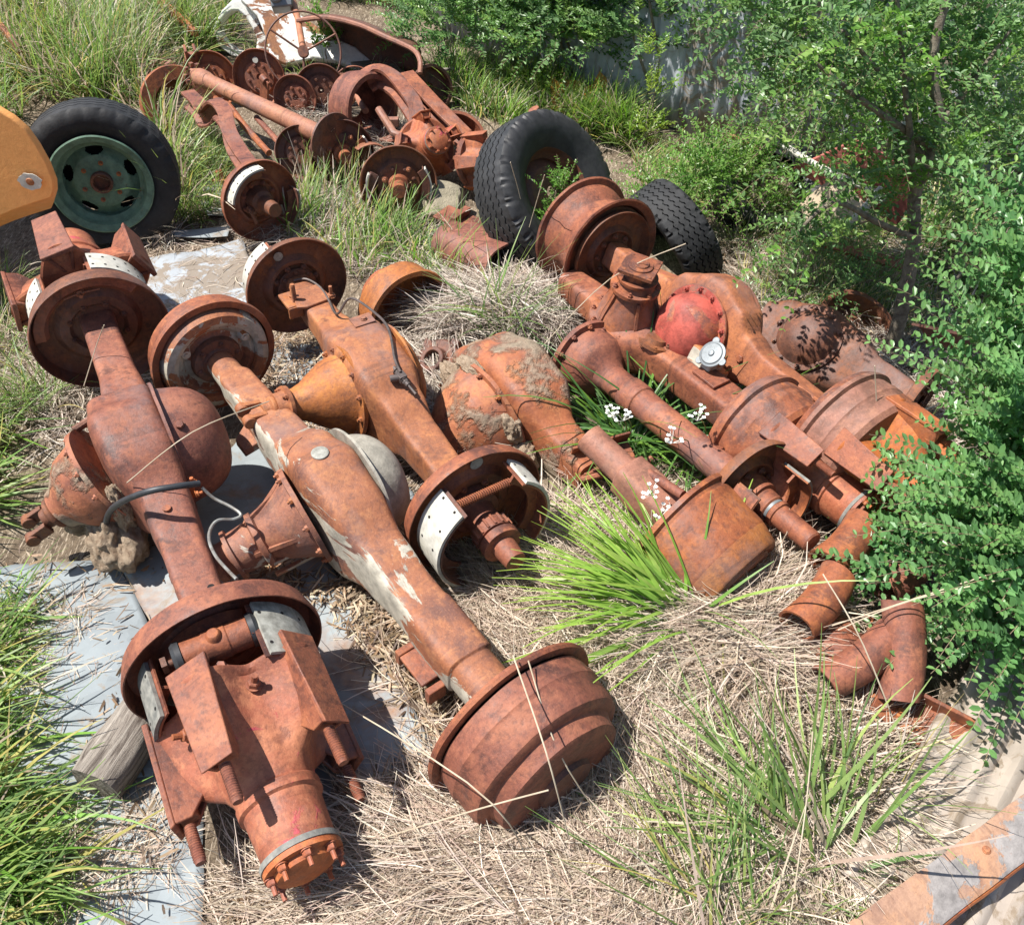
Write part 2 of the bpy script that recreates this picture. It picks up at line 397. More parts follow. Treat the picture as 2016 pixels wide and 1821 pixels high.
def yoke(par, Mx, x, mat, r=.035, name='pinion_yoke'):
    g = G(); g.lathe([(x, r), (x + .012, r * 1.35), (x + .022, r * 1.35), (x + .03, r * .9), (x + .05, r * .8)], 28, Mx)
    for s_ in (-1, 1):
        g.box((x + .075, s_ * r * 1.0, 0), (.06, .016, .038), Mx)
        g.cyl(-.014, .014, .019, n=16, M=Mx @ TM(x + .10, s_ * r * 1.0, 0) @ RZ(math.pi / 2))
    return g.build(name, mat, par, bevel=.002, rough=.0008)
def wheel_cyl(par, Mx, L=.12, r=.024, mat=None, boots=True):
    g = G(); g.lathe([(-L / 2, r), (-L * .18, r), (-L * .17, r * 1.06), (L * .17, r * 1.06), (L * .18, r), (L / 2, r)], 28, Mx)
    g.lathe([(0, .02), (.012, .017), (.018, .012)], 18, Mx @ RY(-math.pi / 2) @ TM(r - .006, 0, 0))
    o = g.build('wheel_cylinder', mat or M['rust'], par, rough=.0008, bevel=.0015)
    if boots:
        for s_ in (-1, 1):
            b = G(); b.lathe([(s_ * L * .5, r * .9), (s_ * L * .5, r * 1.12), (s_ * (L * .5 + .012), r * 1.14), (s_ * (L * .5 + .02), r * .95), (s_ * (L * .5 + .022), r * .3)], 28, Mx)
            b.build('rubber_boot', M['hose'], o)
        for s_ in (-1, 1): p = G(); p.cyl(s_ * (L * .5 + .02), s_ * (L * .5 + .045), .008, M=Mx); p.box((s_ * (L * .5 + .04), 0, 0), (.012, .024, .03), Mx); p.build('push_rod', M['rust_dark'], o)
    return o
def drum(par, x, rad, dep, mat, face=1, ribs=1, step=.72, name='brake_drum', closed_end=True):
    """brake drum, open side at x, going towards face*X"""
    f = face; r = rad; pr = [(x, r * .93), (x, r + .008), (x + f * .014, r + .010), (x + f * .020, r * .985), (x + f * dep * .30, r * .99)]
    if ribs: pr += [(x + f * dep * .34, r * 1.0), (x + f * dep * .5, r * 1.0), (x + f * dep * .55, r * .975)]
    pr += [(x + f * dep * .9, r * .96), (x + f * dep, r * .90), (x + f * (dep + .006), r * step)]
    if closed_end: pr += [(x + f * (dep + .004), r * step * .98), (x + f * (dep + .03), r * step * .8), (x + f * (dep + .03), r * .3), (x + f * (dep - .006), r * .3)]
    pr += [(x + f * (dep - .008), r * .86), (x + f * .03, r * .93)]
    g = G(); g.lathe(pr, 72, closed=True); return g.build(name, mat, par, rough=.0016, ang=32)
def spoke_hub(par, x, f, mat, rot=0.0, scale=1.0, sx=1.0, nsp=5, cap=True, matp=None, studs=True):
    """cast six-spoke hub with flat rim pads; f=+1 points along +X"""
    g = G(); n = 144; k = scale; rings = []
    Mh = TM(x, 0, 0) @ (Matrix() if f > 0 else RZ(math.pi)) @ RX(rot) @ Matrix.Diagonal((k * sx, k, k, 1))
    def star(xx, rmin, rmax, p):
        ring = []
        for j in range(n):
            a = 2 * math.pi * j / n; c = math.cos(nsp * a) * .5 + .5
            rr = rmin + (rmax - rmin) * c ** p; ring.append((xx, rr * math.cos(a), rr * math.sin(a)))
        return ring
    for xx, a, b, p in ((.0, .085, .10, 1), (.0, .148, .210, .85), (.005, .156, .217, .85), (.013, .154, .214, .9), (.020, .143, .205, 1.0), (.05, .136, .198, 1.3), (.09, .126, .190, 1.8), (.125, .114, .172, 2.6), (.150, .103, .14, 3), (.168, .096, .105, 3), (.185, .090, .091, 1), (.20, .087, .087, 1), (.205, .092, .092, 1), (.222, .092, .092, 1), (.226, .084, .084, 1), (.315, .078, .078, 1), (.318, .072, .072, 1)):
        rings.append(star(xx, a, b, p))
    g.loft(rings, Mh); o = g.build('spoke_hub', mat, par, rough=.0022, ang=38)
    for i in range(nsp):
        a = 2 * math.pi * i / nsp; Mp = Mh @ RX(a); q = G()
        # flat pad (its outer side is +Y of Mp)
        q.add([(-.025, .198, -.048), (.175, .204, -.036), (.175, .204, .036), (-.025, .198, .048), (-.025, .212, -.050), (.180, .216, -.038), (.180, .216, .038), (-.025, .212, .050)],
              [(0, 1, 2, 3), (7, 6, 5, 4), (0, 4, 5, 1), (1, 5, 6, 2), (2, 6, 7, 3), (3, 7, 4, 0)], Mp)
        for s_ in (-1, 1):
            q.add([(.0, .125, s_ * .016), (.12, .115, s_ * .012), (.172, .17, s_ * .028), (.172, .206, s_ * .034), (-.01, .20, s_ * .044),
                   (.0, .125, s_ * .006), (.12, .115, s_ * .003), (.172, .17, s_ * .018), (.172, .206, s_ * .024), (-.01, .20, s_ * .034)],
                  [(0, 1, 2, 3, 4), (9, 8, 7, 6, 5), (0, 5, 6, 1), (1, 6, 7, 2), (2, 7, 8, 3), (3, 8, 9, 4), (4, 9, 5, 0)], Mp)
        q.box((.15, .182, 0), (.03, .040, .05), Mp)
        po = q.build('rim_pad', matp or mat, par, bevel=.003, rough=.0015)
        if studs:
            s_ = G(); s_.stud(Mp @ TM(.176, .186, 0), .0135, .070, .0045); s_.build('threaded_stud', matp or mat, po)
    if cap:
        c = G(); c.lathe([(.319, .084), (.333, .084), (.334, .066), (.345, .062), (.352, .042), (.353, .0)], 48, Mh)
        co = c.build('hub_cap', M['rust_dark'] if mat is not M['rust_hub'] else M['rust_hub'], par, rough=.001)
        b = GB()
        for i in range(8):
            a = 2 * math.pi * i / 8 + .2; b.hexb(Mh @ TM(.334, .071 * math.cos(a), .071 * math.sin(a)), .0105, .012, .016)
        b.build('cap_bolt', mat, co)
        rg = G(); rg.lathe([(.312, .0795), (.312, .0865), (.3225, .0865), (.3225, .0795)], 56, Mh, closed=True); rg.build('gasket_ring', M['lining_dark'], co)
    return o
def wheel_rim(par, x, rad, wide, mat, f=1, n=80, name='wheel_rim'):
    r = rad; w = wide / 2
    pr = [(-w, r + .022), (-w + .004, r + .028), (-w + .012, r + .024), (-w + .016, r + .004), (-w + .03, r - .002), (-w * .4, r - .006), (-w * .2, r - .022), (w * .2, r - .022), (w * .4, r - .006), (w - .03, r - .002), (w - .016, r + .004), (w - .012, r + .024), (w - .004, r + .028), (w, r + .022),
          (w - .003, r + .018), (w - .012, r - .002), (w - .03, r - .008), (w * .4, r - .012), (w * .2, r - .028), (-w * .2, r - .028), (-w * .4, r - .012), (-w + .03, r - .008), (-w + .012, r - .002), (-w + .003, r + .018)]
    g = G(); g.lathe([(a + x, b) for a, b in pr], n, closed=True); return g.build(name, mat, par, rough=.0015, ang=40)
def tyre(par, x, rad, rin, wide, mat, flat=None, zigzag=True, name='tyre', n=180, lug=0.006, nlug=60):
    """hollow tyre with tread ribs and shoulder lugs"""
    w = wide / 2; h = rad - rin
    out = [(-w * .62, rin), (-w * .86, rin + h * .22), (-w, rin + h * .5), (-w * .97, rin + h * .75), (-w * .88, rin + h * .90), (-w * .80, rad - .006)]
    nt_ = 5; tre = []
    for i in range(nt_):
        c0 = -.78 + 1.56 * i / nt_; c1 = -.78 + 1.56 * (i + 1) / nt_; e = .035
        cr = lambda c: rad - .010 * c * c
        tre += [(w * (c0 + .02), cr(c0), 0), (w * (c1 - .05), cr(c1), 0), (w * (c1 - .04), cr(c1) - .008, 1), (w * (c1 + .01), cr(c1) - .008, 1)]
    tre = tre[:-2]
    prof = [(a, b, 0) for a, b in out] + tre + [(-a, b, 0) for a, b in out[::-1]] + [(w * .5, rin + .004, 0), (w * .86, rin + h * .5, 0), (w * .7, rad - .03, 0), (-w * .7, rad - .03, 0), (-w * .86, rin + h * .5, 0), (-w * .5, rin + .004, 0)]
    rings = []; m0 = len(out); m1 = m0 + len(tre)
    for j in range(n):
        a = 2 * math.pi * j / n; ring = []
        z = (1 if (j // 2) % 2 else -1) * .004 if zigzag else 0
        lg = lug if (j * nlug // n) % 2 == 0 and (j % 3) else 0
        for i, (px_, r_, t_) in enumerate(prof):
            xx = px_
            if m0 <= i < m1: xx += z
            if i in (m0 - 2, m0 - 1, m1, m1 + 1): r_ -= lg; xx *= (1 - lg * 2)
            y = r_ * math.cos(a); zz = r_ * math.sin(a)
            if flat is not None and zz < -flat: d = -flat - zz; zz = -flat - d * .12; xx *= 1 + d * 1.6
            ring.append((x + xx, y, zz))
        rings.append(ring)
    g = G(); g.loft(rings, closed=True); return g.build(name, mat, par, ang=35, rough=.002)
def ibeam(par, pts, mat, w=.055, h=.07, t=.010, name='beam'):
    """I-section beam swept along points (up kept vertical)"""
    pts = [Vector(p) for p in pts]; rings = []
    sec = [(-w / 2, h / 2), (w / 2, h / 2), (w / 2, h / 2 - t), (t / 2, h / 2 - t * 1.6), (t / 2, -h / 2 + t * 1.6), (w / 2, -h / 2 + t), (w / 2, -h / 2), (-w / 2, -h / 2), (-w / 2, -h / 2 + t), (-t / 2, -h / 2 + t * 1.6), (-t / 2, h / 2 - t * 1.6), (-w / 2, h / 2 - t)]
    for i, p in enumerate(pts):
        t_ = (pts[min(i + 1, len(pts) - 1)] - pts[max(i - 1, 0)]).normalized(); u = t_.cross(Vector((0, 0, 1))).normalized(); v = u.cross(t_)
        rings.append([p + u * a + v * b for a, b in sec])
    g = G(); g.loft(rings); return g.build(name, mat, par, bevel=.003, rough=.0015)
def bolts(par, mats, Ms, r=.012, h=.012, shank=0, name='bolt'):
    for Mx in Ms: g = G(); g.hexb(Mx, r, h, shank); g.build(name, mats, par)
def mudblob(par, c, rad, seed=0, name='mud_cake', rot=None):
    """lumpy crusted mud"""
    bm = bmesh.new(); bmesh.ops.create_icosphere(bm, subdivisions=5, radius=1.0); rot = rot or Matrix()
    for v in bm.verts:
        p = v.co.copy(); q_ = p * 1.6 + Vector((seed * 7.1, seed * 3.3, 1)); k = 1 + .28 * mnoise.noise(q_) + .14 * mnoise.noise(q_ * 2.7) + .07 * mnoise.noise(q_ * 6.5) + .045 * mnoise.noise(q_ * 15)
        v.co = (rot @ Vector((p.x * rad[0], p.y * rad[1], p.z * rad[2]))) * k + Vector(c)
    me = bpy.data.meshes.new(name); bm.to_mesh(me); bm.free(); me.shade_smooth(); me.materials.append(M['mud'])
    o = bpy.data.objects.new(name, me); COL.objects.link(o); o.parent = par; return o
def local(par, p): return par.matrix_basis.inverted() @ Vector(p)
# ------------------------------------------------------------------ ground
_ks = [(1.3, .7, .4), (2.9, -2.1, 1.7), (-3.7, 4.3, .6), (7.1, 5.3, 2.2), (-9.0, 11.0, 3.1), (15.0, -13.0, 1.1)]
MOUNDS = [(P(x_, y_).x, P(x_, y_).y, r_, k_) for x_, y_, r_, k_ in ((1480, 1300, .28, .09), (1300, 1330, .25, .04), (950, 690, .18, .10), (1080, 640, .25, .08), (60, 820, .3, .05), (1080, 1750, .3, .03))]
def hgt(x, y):
    x = np.asarray(x, dtype=float); y = np.asarray(y, dtype=float); h = np.zeros(np.broadcast(x, y).shape)
    for i, (a, b, c) in enumerate(_ks): h = h + math.pow(.62, i) * .013 * np.sin(a * x + b * y + c)
    for (mx, my, r, k) in MOUNDS: h = h + k * np.exp(-((x - mx) ** 2 + (y - my) ** 2) / (2 * r * r))
    return h
def ground_at(px, py):
    p = P(px, py, 0)
    for _ in range(4): p = P(px, py, float(hgt(p.x, p.y)))
    return p
def set_mesh(name, V, F, mat, tint=None, smooth=True, parent=None):
    V = np.asarray(V, dtype=np.float32); F = np.asarray(F, dtype=np.int32)
    me = bpy.data.meshes.new(name); nf, k = F.shape
    me.vertices.add(len(V)); me.vertices.foreach_set('co', V.ravel())
    me.loops.add(nf * k); me.loops.foreach_set('vertex_index', F.ravel())
    me.polygons.add(nf); me.polygons.foreach_set('loop_start', np.arange(0, nf * k, k, dtype=np.int32))
    me.polygons.foreach_set('use_smooth', np.full(nf, smooth)); me.update(calc_edges=True)
    if tint is not None:
        at = me.color_attributes.new('tint', 'FLOAT_COLOR', 'POINT')
        t4 = np.ones((len(V), 4), dtype=np.float32); t4[:, :3] = tint; at.data.foreach_set('color', t4.ravel())
    me.materials.append(mat); o = bpy.data.objects.new(name, me); COL.objects.link(o)
    if parent is not None: o.parent = parent
    return o
def build_ground():
    xs = np.concatenate([np.linspace(-60, -4, 24), np.linspace(-3.9, 4.5, 240), np.linspace(4.7, 60, 24)])
    ys = np.concatenate([np.linspace(-10, 0, 8), np.linspace(.1, 8, 230), np.linspace(8.3, 90, 28)])
    X, Y = np.meshgrid(xs, ys); Z = hgt(X, Y); nx, ny = len(xs), len(ys)
    V = np.stack([X, Y, Z], -1).reshape(-1, 3); i = np.arange(nx * ny).reshape(ny, nx)
    F = np.stack([i[:-1, :-1], i[:-1, 1:], i[1:, 1:], i[1:, :-1]], -1).reshape(-1, 4)
    t = NT('soil'); a = t.noise(7, 10, .7); b = t.noise(60, 8, .75); 
    c = t.ramp(a, [(.35, (.10, .072, .048)), (.5, (.17, .13, .09)), (.66, (.26, .21, .15))])
    c = t.mix(t.ramp(b, [(.42, .7), (.55, 0.0)]), c, (.05, .036, .025))
    sv = t.noise(130, 4, .6, vec=t.vec(1, .12, 1, (0, 0, .6)), dist=1.5)
    c = t.mix(t.ramp(sv, [(.55, 0.0), (.62, .8)]), c, (.40, .33, .25))
    t.set(c, .95, 0, .2); n = t.bump(a, .6, .02); n = t.bump(b, .8, .008, n); t.bump(sv, .5, .004, n)
    tag(set_mesh('ground', V, F, t.m), kind='structure')
build_ground()

# ------------------------------------------------------------------ blades and leaves
def blades(base, az, length, width, lean, curve, seg, col, lat=0.0, tip=.12, twist=.5, droop_min=None, tipcol=None, hfun=None):
    n = len(base); A = lambda v: np.broadcast_to(np.asarray(v, dtype=float), (n,)).copy()
    az, length, width, lean, curve, lat = map(A, (az, length, width, lean, curve, lat)); tw = RNG.uniform(-1, 1, n) * twist
    p = np.array(base, dtype=float); Vs = []; cs = []
    st = length / seg
    for k in range(seg + 1):
        t = k / seg; a = az + lat * t; wdt = width * (1 - (1 - tip) * t ** 1.8) * (.6 + .4 * min(1, t * 4))
        wx, wy = -np.sin(a), np.cos(a); wv = np.stack([wx * np.cos(tw), wy * np.cos(tw), np.sin(tw)], -1) * (wdt / 2)[:, None]
        Vs += [p - wv, p + wv]
        c = col if tipcol is None else col * (1 - t ** 2 * .8) + tipcol * t ** 2 * .8
        cs += [c, c]
        ph = lean + curve * (k + .5) / seg
        p = p + np.stack([np.sin(ph) * np.cos(a), np.sin(ph) * np.sin(a), np.cos(ph)], -1) * st[:, None]
        if hfun is not None: p[:, 2] = np.maximum(p[:, 2], hfun(p[:, 0], p[:, 1]) + .004)
    m = 2 * (seg + 1); V = np.stack(Vs, 1).reshape(-1, 3); C = np.stack([np.broadcast_to(c, (n, 3)) for c in cs], 1).reshape(-1, 3)
    o = np.arange(n)[:, None] * m; F = np.concatenate([np.stack([o[:, 0] + 2 * k, o[:, 0] + 2 * k + 1, o[:, 0] + 2 * k + 3, o[:, 0] + 2 * k + 2], -1) for k in range(seg)])
    return V, F, C
def join(parts):
    Vs, Fs, Cs = [], [], []; o = 0
    for V, F, C in parts: Vs.append(V); Fs.append(F + o); Cs.append(C); o += len(V)
    return np.concatenate(Vs), np.concatenate(Fs), np.concatenate(Cs)
def pick(cols, n, jit=.12):
    c = np.asarray(cols, dtype=float); i = RNG.integers(0, len(c), n); return c[i] * (1 + RNG.uniform(-jit, jit, (n, 1)) + RNG.uniform(-.04, .04, (n, 3)))
GREEN = [(.14, .23, .06), (.19, .29, .08), (.24, .34, .11), (.10, .18, .05), (.27, .36, .10)]
LUSH = [(.17, .33, .05), (.24, .42, .07), (.13, .26, .045), (.32, .47, .11)]
DARKG = [(.06, .15, .035), (.09, .20, .05), (.05, .12, .03), (.12, .24, .06)]
DRY = [(.50, .405, .315), (.57, .47, .37), (.40, .315, .24), (.64, .56, .46), (.27, .20, .145), (.52, .41, .33), (.35, .27, .20)]
YEL = [(.42, .38, .12), (.50, .42, .16), (.34, .34, .10)]
def leaves(pos, d, nrm, ln, wd, col, fold=.25):
    n = len(pos); d = d / np.linalg.norm(d, axis=1, keepdims=True)
    s_ = np.cross(d, nrm); s_ /= np.linalg.norm(s_, axis=1, keepdims=True) + 1e-9; u = np.cross(s_, d)
    L = np.broadcast_to(ln, (n,))[:, None]; W = np.broadcast_to(wd, (n,))[:, None] / 2
    P0 = pos; P5 = pos + d * L - u * L * .08
    a1 = pos + d * L * .28 + s_ * W * .85 + u * W * fold; a2 = pos + d * L * .70 + s_ * W * .9 + u * W * fold
    b1 = pos + d * L * .28 - s_ * W * .85 + u * W * fold; b2 = pos + d * L * .70 - s_ * W * .9 + u * W * fold
    V = np.stack([P0, a1, a2, P5, b2, b1], 1).reshape(-1, 3); o = np.arange(n)[:, None] * 6
    F = np.concatenate([o + np.array([0, 1, 2, 3]), o + np.array([0, 3, 4, 5])])
    return V, F, np.repeat(col, 6, axis=0)
def unit(v): return v / (np.linalg.norm(v, axis=-1, keepdims=True) + 1e-9)
def sprays(B, D, L, m, size, cols, droop=.15, stemw=.0022, tipc=None, ratio=.5):
    """twigs from B along D with m pairs of opposite leaves; returns (leaf mesh, stem mesh)"""
    n = len(B); D = unit(D); L = np.broadcast_to(L, (n,)).astype(float); up = np.array([0, 0, 1.0])
    side = unit(np.cross(D, up) + 1e-4); base_col = pick(cols, n, .2)
    pos, dr, nr, cl, ls = [], [], [], [], []; stemV = []
    for k in range(m + 1):
        t = (k + .3) / m; q = B + D * (L * t)[:, None] + np.array([0, 0, -1.0]) * (droop * L * t * t)[:, None]
        stemV.append((q, .5))
        if k == m: break
        for s_ in (-1, 1):
            an = RNG.uniform(-.5, .5, (n, 1)) + (k % 2) * .7
            sv = side * np.cos(an) + unit(np.cross(side, D)) * np.sin(an)
            pos.append(q + RNG.normal(0, .001, (n, 3))); dr.append(sv * s_ + D * RNG.uniform(.35, .9, (n, 1)) + up * RNG.uniform(-.1, .35, (n, 1)))
            nr.append(unit(up * .8 + D * .3 + RNG.normal(0, .35, (n, 3))))
            c = base_col * (1 + RNG.uniform(-.18, .18, (n, 1)))
            if tipc is not None: c = c * (1 - t ** 3 * .7) + np.array(tipc) * t ** 3 * .7
            cl.append(c); ls.append(size * (1 - .45 * t ** 3) * RNG.uniform(.75, 1.2, n))
    ls = np.concatenate(ls)
    lm = leaves(np.concatenate(pos), np.concatenate(dr), np.concatenate(nr), ls, ls * ratio, np.concatenate(cl))
    Vs = []
    for k, (q, _) in enumerate(stemV):
        w_ = stemw * (1 - .6 * k / m); Vs += [q - side * w_ / 2, q + side * w_ / 2]
    mm = 2 * (m + 1); V = np.stack(Vs, 1).reshape(-1, 3); o = np.arange(n) * mm
    F = np.concatenate([np.stack([o + 2 * k, o + 2 * k + 1, o + 2 * k + 3, o + 2 * k + 2], -1) for k in range(m)])
    return lm, (V, F)
def sample_poly(poly, n, z=0.0, ybias=0):
    """n random ground points inside a patch of ground given by its outline"""
    W = [P(x, y, z) for x, y in poly]; xs = [p.x for p in W]; ys = [p.y for p in W]; pw = [(p.x, p.y) for p in W]
    out = np.zeros((0, 2))
    while len(out) < n:
        q = np.stack([RNG.uniform(min(xs), max(xs), n * 3), RNG.uniform(min(ys), max(ys), n * 3)], -1)
        out = np.concatenate([out, q[inpoly(q[:, 0], q[:, 1], pw)]])
    out = out[:n]; return np.concatenate([out, hgt(out[:, 0], out[:, 1])[:, None]], 1)

def keepout(p, caps):
    """drop points that fall inside the footprint of axles: list of (P0, P1, radius)"""
    ok = np.ones(len(p), bool)
    for a, b, r in caps:
        a = np.array(a[:2]); b = np.array(b[:2]); d = b - a; t = np.clip(((p[:, :2] - a) @ d) / (d @ d + 1e-9), 0, 1)
        q = a + t[:, None] * d; ok &= np.hypot(*(p[:, :2] - q).T) > r
    return ok
CAPS = []
# ------------------------------------------------------------------ the big axles
AX = 'truck axles lying side by side in the dry grass'
# --- axle one: leftmost, dark red banjo axle with spoked hubs
A0 = P(195, 640, .34); A1 = P(436, 1272, .215)
X1 = A1 - A0; L1 = X1.length
ax = thing('truck_axle', 'leftmost large rusty banjo axle with smooth round cover and spoked hubs at both ends', 'axle', frame(A0, X1), AX)
housing([(-.0, .055, .055, 5), (.10, .053, .056, 6), (.30, .056, .062, 6), (L1 * .33, .068, .085, 5, 0, 0), (L1 * .40, .092, .160, 7, -.022, 0), (L1 * .48, .098, .198, 6, -.026, 0), (L1 * .56, .092, .170, 7, -.018, 0), (L1 * .66, .066, .090, 5, 0, 0), (L1 * .78, .056, .062, 6), (L1 * .94, .053, .056, 6), (L1 + .0, .055, .055, 5)], M['rust'], ax)
cover(ax, L1 * .48, .064, .170, .150, M['rust'], flange=.024)
co, Mx = carrier(ax, L1 * .50, .112, .135, [(.04, .132), (.09, .118), (.13, .085), (.15, .066), (.17, .060)], M['rust_mud'], tilt=.42)
yoke(co, Mx, .17, M['rust_dark'])
mudblob(ax, (L1 * .57, -.155, -.15), (.11, .075, .10), 1); mudblob(ax, (L1 * .59, -.115, -.02), (.035, .03, .09), 2); mudblob(ax, (L1 * .47, -.22, -.15), (.06, .07, .07), 3)
g = G(); g.tube([(L1 * .40, -.078, .11), (L1 * .40, -.12, .09), (L1 * .41, -.16, .085)], .012, 10); g.build('breather', M['rust_dark'], ax)
g = G(); g.hexb(TM(L1 * .70, -.005, .058) @ RY(-math.pi / 2), .022, .018, .012); g.lathe([(0, .030), (.006, .028)], 20, TM(L1 * .70, -.005, .056) @ RY(-math.pi / 2)); g.build('plug_bolt', M['rust'], ax)
g = G(); g.cyl(0, .0015, .009, M=TM(L1 * .90, .026, .0565) @ RY(-math.pi / 2)); g.build('pin_hole', M['black'], ax)
g = G(); g.box((L1 * .635, .064, .03), (.022, .03, .05)); g.hexb(TM(L1 * .635, .08, .05) @ RY(-math.pi / 2), .011, .01, .012); g.hexb(TM(L1 * .66, .075, .04) @ RZ(math.pi / 2), .009, .01, .01); g.build('pipe_clip', M['rust_hub'], ax, bevel=.002)
# near brake
plate(ax, L1, .235, M['rust'], 1, .05)
g = G(); g.sector([(L1 + .012, .15), (L1 + .035, .145), (L1 + .05, .128), (L1 + .035, .112), (L1 + .012, .108)], 62, 165, 24); g.build('plate_boss', M['rust'], ax, rough=.001)
shoe(ax, L1 + .035, .190, -35, 66, M['rust'], M['lining'], .15, .010, rows=(.22, .8), label='pale speckled brake lining at the right of the near hub')
shoe(ax, L1 + .035, .190, 236, 142, M['rust'], M['lining_dark'], .15, .010, rows=(.22, .8), label='dark worn brake lining at the left of the near hub')
wheel_cyl(ax, TM(L1 + .085, -.008, .142) @ RZ(math.pi / 2) @ RX(.0), .150, .036)
spoke_hub(ax, L1 + .165, 1, M['rust_hub'], rot=R(113), matp=M['rust'], sx=1.22)
for a_, x_ in ((R(77), .20), (R(149), .21), (R(6), .20)):
    b = GB(); b.hexb(TM(L1 + x_ + .02, 0, 0) @ RX(a_) @ TM(0, .146, 0) @ RZ(math.pi / 2), .014, .016, .02); b.hexb(TM(L1 + x_ - .035, 0, 0) @ RX(a_ + .32) @ TM(0, .152, 0) @ RZ(math.pi / 2), .014, .030, .0); b.build('hub_bolt', M['rust'], ax)
# far brake and hub
plate(ax, 0, .215, M['rust_dark'], 1, .055)
g = G(); g.sector([(.006, .20), (.022, .196), (.022, .165), (.006, .150)], 40, 178, 30); g.build('plate_rim', M['rust'], ax, rough=.001)
g = G(); g.hexb(TM(.01, -.02, .145), .013, .012, .014); g.tube([(.02, -.07, .14), (.022, -.02, .15), (.018, .04, .145)], .003, 6); g.build('wheel_cylinder_bolt', M['rust_orange'], ax)
shoe(ax, -.125, .185, 15, 82, M['rust'], M['lining_white'], .09, .010)
shoe(ax, -.125, .185, 190, 128, M['rust'], M['lining_white'], .09, .010)
spoke_hub(ax, -.13, -1, M['rust_hub'], rot=R(80), matp=M['rust'], studs=False, cap=False, scale=1.1)
CAPS.append((A0, A1, .22))

# --- axle two: cream paint remnants, drums on
B0 = P(425, 705, .27); B1 = P(1003, 1408, .165); X2 = B1 - B0; L2 = X2.length
ax2 = thing('truck_axle', 'rusty axle with flaking cream paint and a big ribbed drum on its near end', 'axle', frame(B0, X2), AX)
housing([(0, .044, .044, 2), (.12, .046, .046, 2.3), (.17, .052, .050, 6), (.30, .056, .056, 6), (L2 * .33, .066, .085, 5), (L2 * .41, .086, .145, 5), (L2 * .485, .094, .185, 4.6), (L2 * .56, .086, .155, 5), (L2 * .66, .066, .088, 5), (L2 * .74, .060, .064, 6), (L2 * .78, .060, .062, 6), (L2 * .795, .066, .066, 5), (L2 * .90, .066, .066, 4), (L2 * .905, .060, .060, 3), (L2 + .0, .062, .062, 2)], M['rust_cream'], ax2, n=36)
cover(ax2, L2 * .485, .082, .155, .115, M['cream'], plug=False)
co, Mx = carrier(ax2, L2 * .485, .082, .125, [(.05, .108), (.10, .082), (.13, .070), (.135, .082), (.15, .082), (.155, .066), (.215, .062), (.217, .074), (.228, .074), (.230, .052), (.26, .050), (.262, .056), (.28, .054)], M['rust_streak'], tilt=.22, yaw=-.12, nb=10)
yoke(co, Mx, .28, M['rust'], .030)
g = G()
for dz in (-.05, -.10): g.box((L2 * .485 + .06, -.15, dz), (.012, .15, .012))
g.build('casting_rib', M['rust_cream'], ax2, bevel=.002)
g = G(); g.lathe([(0, .024), (.004, .024), (.005, .021)], 28, TM(L2 * .475, -.01, .184) @ RY(-math.pi / 2)); g.build('filler_plug', M['lining'], ax2, bevel=.001)
g = G(); g.add([(L2 * .20, -.055, -.02), (L2 * .26, -.055, -.02), (L2 * .25, -.10, -.05), (L2 * .21, -.10, -.05), (L2 * .20, -.055, -.05), (L2 * .26, -.055, -.05), (L2 * .25, -.10, -.075), (L2 * .21, -.10, -.075)], [(0, 1, 2, 3), (7, 6, 5, 4), (0, 4, 5, 1), (1, 5, 6, 2), (2, 6, 7, 3), (3, 7, 4, 0)])
g.build('spring_bracket', M['rust_cream'], ax2, bevel=.003)
g = G(); g.box((L2 * .84, -.085, -.045), (.10, .05, .012)); g.box((L2 * .80, -.085, -.065), (.02, .05, .05)); g.box((L2 * .885, -.085, -.065), (.02, .05, .05)); g.build('spring_pad', M['rust'], ax2, bevel=.003)
# far drum (drum lies behind, the plate looks at the camera)
plate(ax2, -.005, .182, M['rust_cream'], -1, .02)
g = G(); g.lathe([(.010, .178), (.028, .172), (.034, .150), (.026, .134), (.012, .130), (.012, .150)], 72, closed=True); g.build('dust_ring', M['rust_cream'], ax2, rough=.001)
g = G(); g.lathe([(.004, .085), (.022, .080), (.026, .055), (.035, .050)], 40)
for k in range(6): g.hexb(TM(.022, .068 * math.cos(k * 1.047 + .2), .068 * math.sin(k * 1.047 + .2)), .009, .009, .006)
g.build('bearing_flange', M['rust_dark'], ax2, rough=.0008)
for a in (.5, 2.5):
    g = G(); g.hexb(TM(.004, .118 * math.cos(a), .118 * math.sin(a)), .014, .014, .01); g.cyl(0, .02, .02, .014, M=TM(.004, .118 * math.cos(a), .118 * math.sin(a))); g.build('shoe_adjuster', M['rust_cream'], ax2, rough=.0008)
drum(ax2, .0, .200, .085, M['rust'], -1, ribs=0)
# near drum
plate(ax2, L2, .212, M['rust_dark'], 1, .012)
g = G(); g.lathe([(L2 + .000, .205), (L2 + .000, .228), (L2 + .008, .231), (L2 + .016, .228), (L2 + .016, .205)], 80, closed=True); g.build('dust_lip', M['rust'], ax2, rough=.001)
g = G(); x0 = L2 + .022
g.lathe([(x0, .19), (x0, .208), (x0 + .030, .209), (x0 + .038, .212), (x0 + .052, .212), (x0 + .060, .207), (x0 + .108, .204), (x0 + .122, .198), (x0 + .130, .184), (x0 + .131, .172), (x0 + .137, .168), (x0 + .166, .162), (x0 + .173, .150), (x0 + .176, .07), (x0 + .172, .06), (x0 + .164, .14), (x0 + .125, .168), (x0 + .118, .185), (x0 + .02, .19)], 96, closed=True)
g.build('brake_drum', M['rust'], ax2, rough=.0018, ang=30)
g = G(); g.lathe([(x0 + .170, .075), (x0 + .188, .068), (x0 + .190, .0)], 32); g.build('hub', M['rust_dark'], ax2)
CAPS.append((B0, B1, .2))

